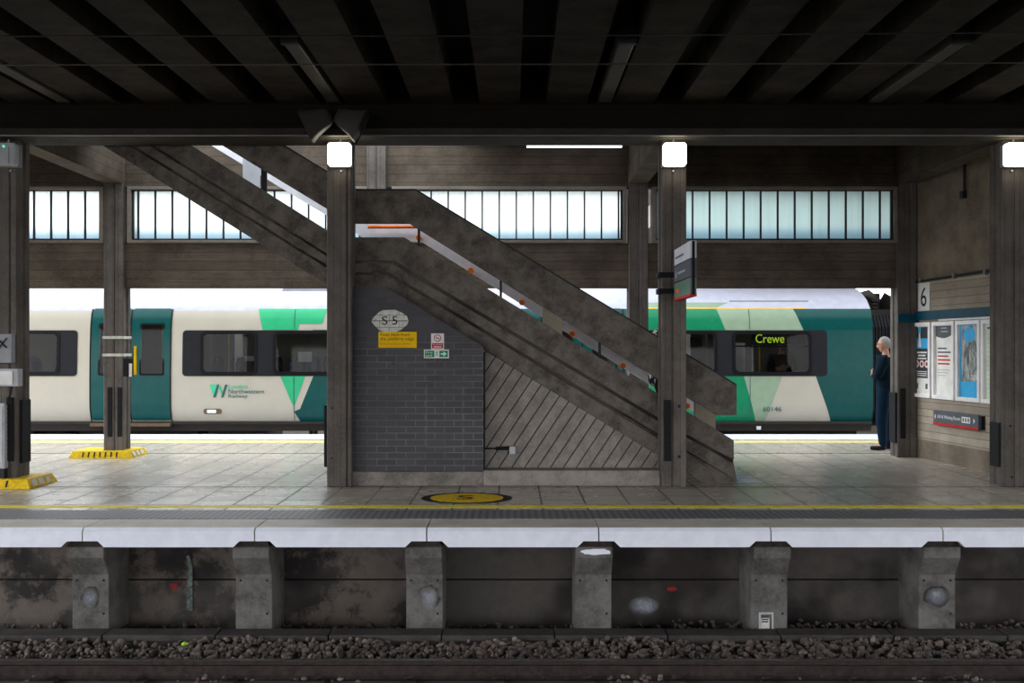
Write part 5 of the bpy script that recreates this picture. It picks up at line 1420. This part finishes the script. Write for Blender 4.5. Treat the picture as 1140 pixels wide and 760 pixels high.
# gangway and coupled neighbour, dark beyond the carriage end
t = thing('coupled_carriage', (TX(1010), YT + 1.4, -0.95), 'dark end of the next carriage with its corrugated gangway behind the man', 'train')
for k in range(9):
    x = TX(974) + .05 + k * .062
    MB().prism([(YT + .55, .15), (YT + .45, .4), (YT + .45, 2.0), (YT + .6, 2.22), (YT + 2.2, 2.22), (YT + 2.35, 2.0), (YT + 2.35, .15)], x, x + .045, 'X').build('gangway_fold', M['black'], t)
MB().box(TX(973), TX(1014), YT + .6, YT + 2.2, .1, 2.1).build('gangway_tube', M['ink'], t)
m = MB(); skin_patch([[(TX(1014), .21), (TX(1090), .21), (TX(1090), 2.3), (TX(1014), 2.3)]], 0, (), False, m); skin_patch([[(TX(1014), 2.3), (TX(1090), 2.3), (TX(1090), 2.82), (TX(1022), 2.82)]], 0, (), False, m)
m.build('body_side', M['teal'], t)
MB().prism([(YT + .1, .21), (YT + .05, 1.9), (YT + .3, 2.4), (YT + 1.4, 2.7), (YT + 2.7, 1.9), (YT + 2.7, .21)], TX(1014), TX(1014) + .03, 'X').build('end_wall', M['skirt'], t)
# roof end equipment: jumper cables and insulators
m = MB().tube([(TX(976), YT + 1.2, 2.35), (TX(980), YT + 1.2, 2.62), (TX(990), YT + 1.2, 2.66), (TX(1003), YT + 1.2, 2.5)], [.05, .1, .1, .08], 10)
m.build('jumper_cable', M['speaker'], t, smooth=True)
for px in (981, 992):
    m = MB()
    for k in range(4): m.tube([(TX(px), YT + .9, 2.3 + .07 * k), (TX(px), YT + .9, 2.33 + .07 * k)], .09 - .008 * k, 14)
    m.build('insulator', M['skirt'], t)
MB().prism([(TX(973), 2.22), (TX(1014), 2.22), (TX(1014), 2.70), (TX(982), 2.70), (TX(974), 2.60), (TX(973), 2.5)], YT + 1.6, YT + 2.3).build('roof_housing', M['skirt'], t, bevel=.02)
MB().box(TX(973), TX(1014), YT + .7, YT + 1.9, 2.22, 2.34).build('roof_walkway', M['skirt'], t)

# wall of the buildings beyond, out of the light: low retaining wall past the tracks
MB().box(-30, 30, 33, 33.6, -1.08, 0.4).build('wall_beyond', M['sidewall_s'], kind='structure', label='low pale wall beyond the far tracks')

# ================================================================== PEOPLE
def skin_obj(verts, edges, radii, root=0, levels=2):
    me = bpy.data.meshes.new('limbs'); me.from_pydata(verts, edges, [])
    o = bpy.data.objects.new('limbs', me); COL.objects.link(o)
    o.modifiers.new('skin', 'SKIN'); s = o.modifiers.new('sub', 'SUBSURF'); s.levels = levels; s.render_levels = levels
    for i, d in enumerate(me.skin_vertices[0].data):
        r = radii[i]; d.radius = (r, r) if not isinstance(r, tuple) else r; d.use_root = (i == root)
    dg = bpy.context.evaluated_depsgraph_get()
    out = bpy.data.meshes.new_from_object(o.evaluated_get(dg))
    vs = [tuple(v.co) for v in out.vertices]; fs = [tuple(p.vertices) for p in out.polygons]
    bpy.data.objects.remove(o); bpy.data.meshes.remove(me); bpy.data.meshes.remove(out)
    return vs, fs

def chain_graph(chains):
    """chains: list of [(point, radius), ...]; shared points merge"""
    verts, rad, edges, idx = [], [], [], {}
    for ch in chains:
        prev = None
        for p, r in ch:
            key = tuple(round(c, 4) for c in p)
            if key not in idx: idx[key] = len(verts); verts.append(p); rad.append(r)
            i = idx[key]
            if prev is not None and prev != i: edges.append((prev, i))
            prev = i
    return verts, edges, rad

def head_mb(c, face, mb, s=1.0):
    """egg shaped head with nose, ears, brow and chin; face = unit vector the face looks along (horizontal)"""
    fx, fy = face
    n, mrows = 20, 14
    base = len(mb.v)
    def P(lx, ly, lz):      # lx forward, ly left
        return (c[0] + (lx * fx - ly * fy) * s, c[1] + (lx * fy + ly * fx) * s, c[2] + lz * s)
    for i in range(mrows + 1):
        th = math.pi * i / mrows
        for k in range(n):
            ph = 2 * math.pi * k / n
            x = math.sin(th) * math.cos(ph); y = math.sin(th) * math.sin(ph); z = math.cos(th)
            fx_ = .098 * x; fy_ = .076 * y; fz = .118 * z
            if z < -.2:
                q = (-z - .2) / .8
                fy_ *= 1 - .32 * q; fx_ = fx_ * (1 - .25 * q) + .018 * q
            if x > .5 and abs(y) < .28 and -.35 < z < .12: fx_ += .022 * (1 - abs(y) / .28) * (1 - (z + .35) / .47 * .6)     # nose
            if x > .5 and .1 < z < .3: fx_ += .006
            mb.v.append(P(fx_, fy_, fz))
    for i in range(mrows):
        for k in range(n):
            a, b = base + i * n + k, base + i * n + (k + 1) % n
            mb.f.append((a, b, b + n, a + n)); mb.m.append(0)
    for sg in (-1, 1):      # ears
        cpt = P(-.005, sg * .078, -.005)
        bb = len(mb.v)
        for i in range(7):
            th = math.pi * i / 6
            for k in range(8):
                ph = 2 * math.pi * k / 8
                l = (-.005 + .018 * math.sin(th) * math.cos(ph), sg * .078 + .009 * math.sin(th) * math.sin(ph), -.005 + .032 * math.cos(th))
                mb.v.append(P(*l))
        for i in range(6):
            for k in range(8):
                a, b = bb + i * 8 + k, bb + i * 8 + (k + 1) % 8
                mb.f.append((a, b, b + 8, a + 8)); mb.m.append(0)
    return P

def hair_mb(P, back=1.0, length=0.0):
    m = MB(); n, rows = 20, 9
    for i in range(rows + 1):
        for k in range(n):
            ph = 2 * math.pi * k / n
            x, y = math.cos(ph), math.sin(ph)
            lim = 0.37 + 0.28 * (1 - x) / 2 * 1.0       # lower at the back
            th = math.pi * lim * i / rows * (1.0 if x < .2 else 1.0 - .42 * (x - .2))
            s = math.sin(th); z = math.cos(th)
            w = 1.09 + .02 * math.sin(7 * ph + i)
            m.v.append(P(.098 * x * s * w - .006, .076 * y * s * w * 1.02, .118 * z * w + .004 - (length * (1 - x) / 2 if i == rows else 0)))
    for i in range(rows):
        for k in range(n):
            a, b = i * n + k, i * n + (k + 1) % n
            m.f.append((a, b, b + n, a + n)); m.m.append(0)
    return m

def hand_chains(wrist, d, side, palm_n, s=1.0):
    """five fingers; d = direction of the hand, side = towards the thumb, palm_n = curl direction"""
    w, d, side, pn = Vector(wrist), Vector(d).normalized(), Vector(side).normalized(), Vector(palm_n).normalized()
    palm = w + d * .055 * s
    out = [[(tuple(w), .024), (tuple(palm), .030)]]
    for k, (o_, L) in enumerate(((.030, .070), (.010, .080), (-.010, .074), (-.030, .058))):
        a = palm + side * o_ + d * .030
        b = a + d * L * .45 + pn * .008; c = b + d * L * .30 + pn * .020; e = c + d * L * .12 + pn * .024
        out.append([(tuple(palm), .030), (tuple(a), .0105), (tuple(b), .0092), (tuple(c), .0085), (tuple(e), .0075)])
    a = w + d * .030 + side * .034
    out.append([(tuple(palm), .030), (tuple(a), .013), (tuple(a + d * .028 + side * .018 + pn * .01), .0105), (tuple(a + d * .052 + side * .016 + pn * .02), .0085)])
    return out

def figure(label, base, facing, joints, mats, group=None, hair_len=0.0, skirtless=True, glasses=False):
    """joints in figure space: x forward, y left, z up from the ground"""
    fx, fy = facing
    bx_, by_, bz_ = base
    def G(p): return (bx_ + p[0] * fx - p[1] * fy, by_ + p[0] * fy + p[1] * fx, bz_ + p[2])
    def D(p): return Vector((p[0] * fx - p[1] * fy, p[0] * fy + p[1] * fx, p[2]))
    t = thing('person', base, label, 'person', group)
    J = joints
    # the continuous body
    body = [[(G(J['pelvis']), .105), (G(J['waist']), .10), (G(J['chest']), .12), (G(J['neck0']), .06), (G(J['neck1']), .052), (G(J['head']), .055)]]
    for s in ('l', 'r'):
        body.append([(G(J['chest']), .12), (G(J['sh_' + s]), .055), (G(J['el_' + s]), .040), (G(J['wr_' + s]), .026)])
        body.append([(G(J['pelvis']), .105), (G(J['hip_' + s]), .082), (G(J['kn_' + s]), .054), (G(J['an_' + s]), .036), (G(J['toe_' + s]), .030)])
        hd = D(J['hd_' + s]); th = D(J['ht_' + s]); pn = D(J['hp_' + s])
        body += hand_chains(G(J['wr_' + s]), hd, th, pn)
    vs, fs = skin_obj(*chain_graph(body))
    m = MB(); m.add(vs, fs)
    P = head_mb(G(J['head']), (fx * J.get('hc', 1) - fy * J.get('hs', 0), fy * J.get('hc', 1) + fx * J.get('hs', 0)), m)
    m.build('body', mats['skin'], t, smooth=True)
    hair_mb(P, length=hair_len).build('hair', mats['hair'], t, smooth=True)
    e = MB()
    for sg in (-1, 1): e.tube([P(.086, sg * .030, .012), P(.094, sg * .030, .012)], .009, 8)
    e.build('eyes', M['ink'], t)
    e = MB(); e.tube([P(.088, -.022, -.062), P(.094, 0, -.063), P(.088, .022, -.062)], .005, 6); e.build('mouth', M['red'], t)
    if glasses:
        g = MB()
        for sg in (-1, 1):
            q = [P(.108, sg * .030 + .022 * math.cos(a * .7854), .010 + .018 * math.sin(a * .7854)) for a in range(9)]
            g.tube(q, .0022, 5); g.tube([P(.108, sg * .052, .012), P(.0, sg * .083, .012)], .002, 5)
        g.build('glasses', M['dark'], t)
    # clothing
    B_ = J.get('bulk', 1.0)
    top = [([(G([J['pelvis'][0], J['pelvis'][1], J['pelvis'][2] - J['hem']]), .19)] if 'hem' in J else []) + [(G([J['pelvis'][0], J['pelvis'][1], J['pelvis'][2] - .03]), .14 * B_), (G([J['pelvis'][0], J['pelvis'][1], J['pelvis'][2] + .03]), .145 * B_), (G(J['waist']), .150 * B_), (G(J['chest']), .160 * B_), (G(J['neck0']), .078)]]
    for s in ('l', 'r'):
        top.append([(G(J['chest']), .160 * B_), (G(J['sh_' + s]), .088 * B_), (G(J['el_' + s]), .068 * B_), (G([a * .12 + b * .88 for a, b in zip(J['el_' + s], J['wr_' + s])]), .042)])
    vs, fs = skin_obj(*chain_graph(top)); MB().add(vs, fs).build('jumper', mats['top'], t, smooth=True)
    leg = [[(G([J['pelvis'][0], 0, J['pelvis'][2] + .12]), .120 * B_), (G(J['pelvis']), .132 * B_)]]
    for s in ('l', 'r'):
        leg.append([(G(J['pelvis']), .132 * B_), (G(J['hip_' + s]), .105 * B_), (G(J['kn_' + s]), .085 * B_), (G([J['an_' + s][0], J['an_' + s][1], J['an_' + s][2] - .035]), .066)])
    vs, fs = skin_obj(*chain_graph(leg)); MB().add(vs, fs).build('trousers', mats['legs'], t, smooth=True)
    for s in ('l', 'r'):
        a, b = Vector(J['an_' + s]), Vector(J['toe_' + s])
        ch = [[(G((a.x - .05, a.y, .045 + a.z - .09)), .040), (G((a.x + .02, a.y, .050 + a.z - .09)), .046), (G((b.x - .04, b.y, .038 + a.z - .09)), .040), (G((b.x + .03, b.y, .034 + a.z - .09)), .030)]]
        vs, fs = skin_obj(*chain_graph(ch)); MB().add(vs, fs).build('shoe', mats['shoe'], t, smooth=True)
    return t

# standing man with folded arms, facing left, partly behind the corner pillar
J = dict(pelvis=(0, 0, .93), waist=(-.01, 0, 1.08), chest=(0, 0, 1.30), neck0=(-.01, 0, 1.46), neck1=(.0, 0, 1.54), head=(.025, 0, 1.645),
         sh_l=(-.01, .185, 1.40), el_l=(.05, .235, 1.13), wr_l=(.20, .04, 1.17), sh_r=(-.01, -.185, 1.40), el_r=(.05, -.235, 1.13), wr_r=(.19, -.03, 1.21),
         hip_l=(0, .095, .88), kn_l=(.03, .11, .49), an_l=(0, .12, .09), toe_l=(.17, .13, .035), hip_r=(0, -.095, .88), kn_r=(.02, -.11, .49), an_r=(-.02, -.12, .09), toe_r=(.14, -.14, .035),
         hd_l=(.1, -1, .1), ht_l=(0, .1, 1), hp_l=(-1, -.2, 0), hd_r=(.1, 1, .1), ht_r=(0, .1, 1), hp_r=(-1, .2, 0), hc=.88, hs=.47, bulk=1.12)
figure('grey haired man in a navy jumper and trousers standing with folded arms, facing the train', (PX(986, 16.15), 16.15, 0), (-.80, .60), J,
       dict(skin=M['skin'], hair=M['hair_grey'], top=M['navy'], legs=M['navy_trousers'], shoe=M['shoe']), glasses=True)

# person coming down the stairs, mostly hidden by the pillar and parapet
J2 = dict(pelvis=(0, 0, .88), waist=(-.01, 0, 1.02), chest=(-.02, 0, 1.25), neck0=(.03, 0, 1.39), neck1=(.055, 0, 1.45), head=(.085, 0, 1.53),
          sh_l=(0, .17, 1.34), el_l=(-.05, .22, 1.07), wr_l=(.06, .23, .85), sh_r=(0, -.17, 1.34), el_r=(-.06, -.22, 1.07), wr_r=(.04, -.24, .85),
          hip_l=(0, .09, .83), kn_l=(.08, .10, .47), an_l=(.0, .10, .09), toe_l=(.16, .11, .035), hip_r=(0, -.09, .83), kn_r=(.05, -.10, .46), an_r=(-.02, -.10, .09), toe_r=(.13, -.11, .035),
          hd_l=(.1, 0, -1), ht_l=(1, 0, 0), hp_l=(0, -1, 0), hd_r=(.1, 0, -1), ht_r=(1, 0, 0), hp_r=(0, 1, 0))
for k_, v_ in list(J2.items()):
    if isinstance(v_, tuple) and k_[:2] not in ('hd', 'ht', 'hp'): J2[k_] = (v_[0], v_[1], v_[2] * .955 + (.004 if k_[:2] in ('an', 'to') else 0))
J2['bulk'] = 1.1; J2['hem'] = .24
figure('person in a black and white patterned top on the stairs, mostly hidden behind the pillar', (PX(735, 13.0), 13.0, 0.489), (1, 0), J2,
       dict(skin=M['skin'], hair=M['hair_dark'], top=M['pattern'], legs=M['ink'], shoe=M['shoe']), hair_len=.04)
# traveller seen through the carriage window below the display
J3 = dict(J); 
figure('dark clothed person seen through the carriage window below the lettered display', (TX(888), YT + 1.15, .22 - .22), (-.25, -.97), J3,
       dict(skin=M['skin'], hair=M['hair_dark'], top=M['ink'], legs=M['ink'], shoe=M['shoe']))
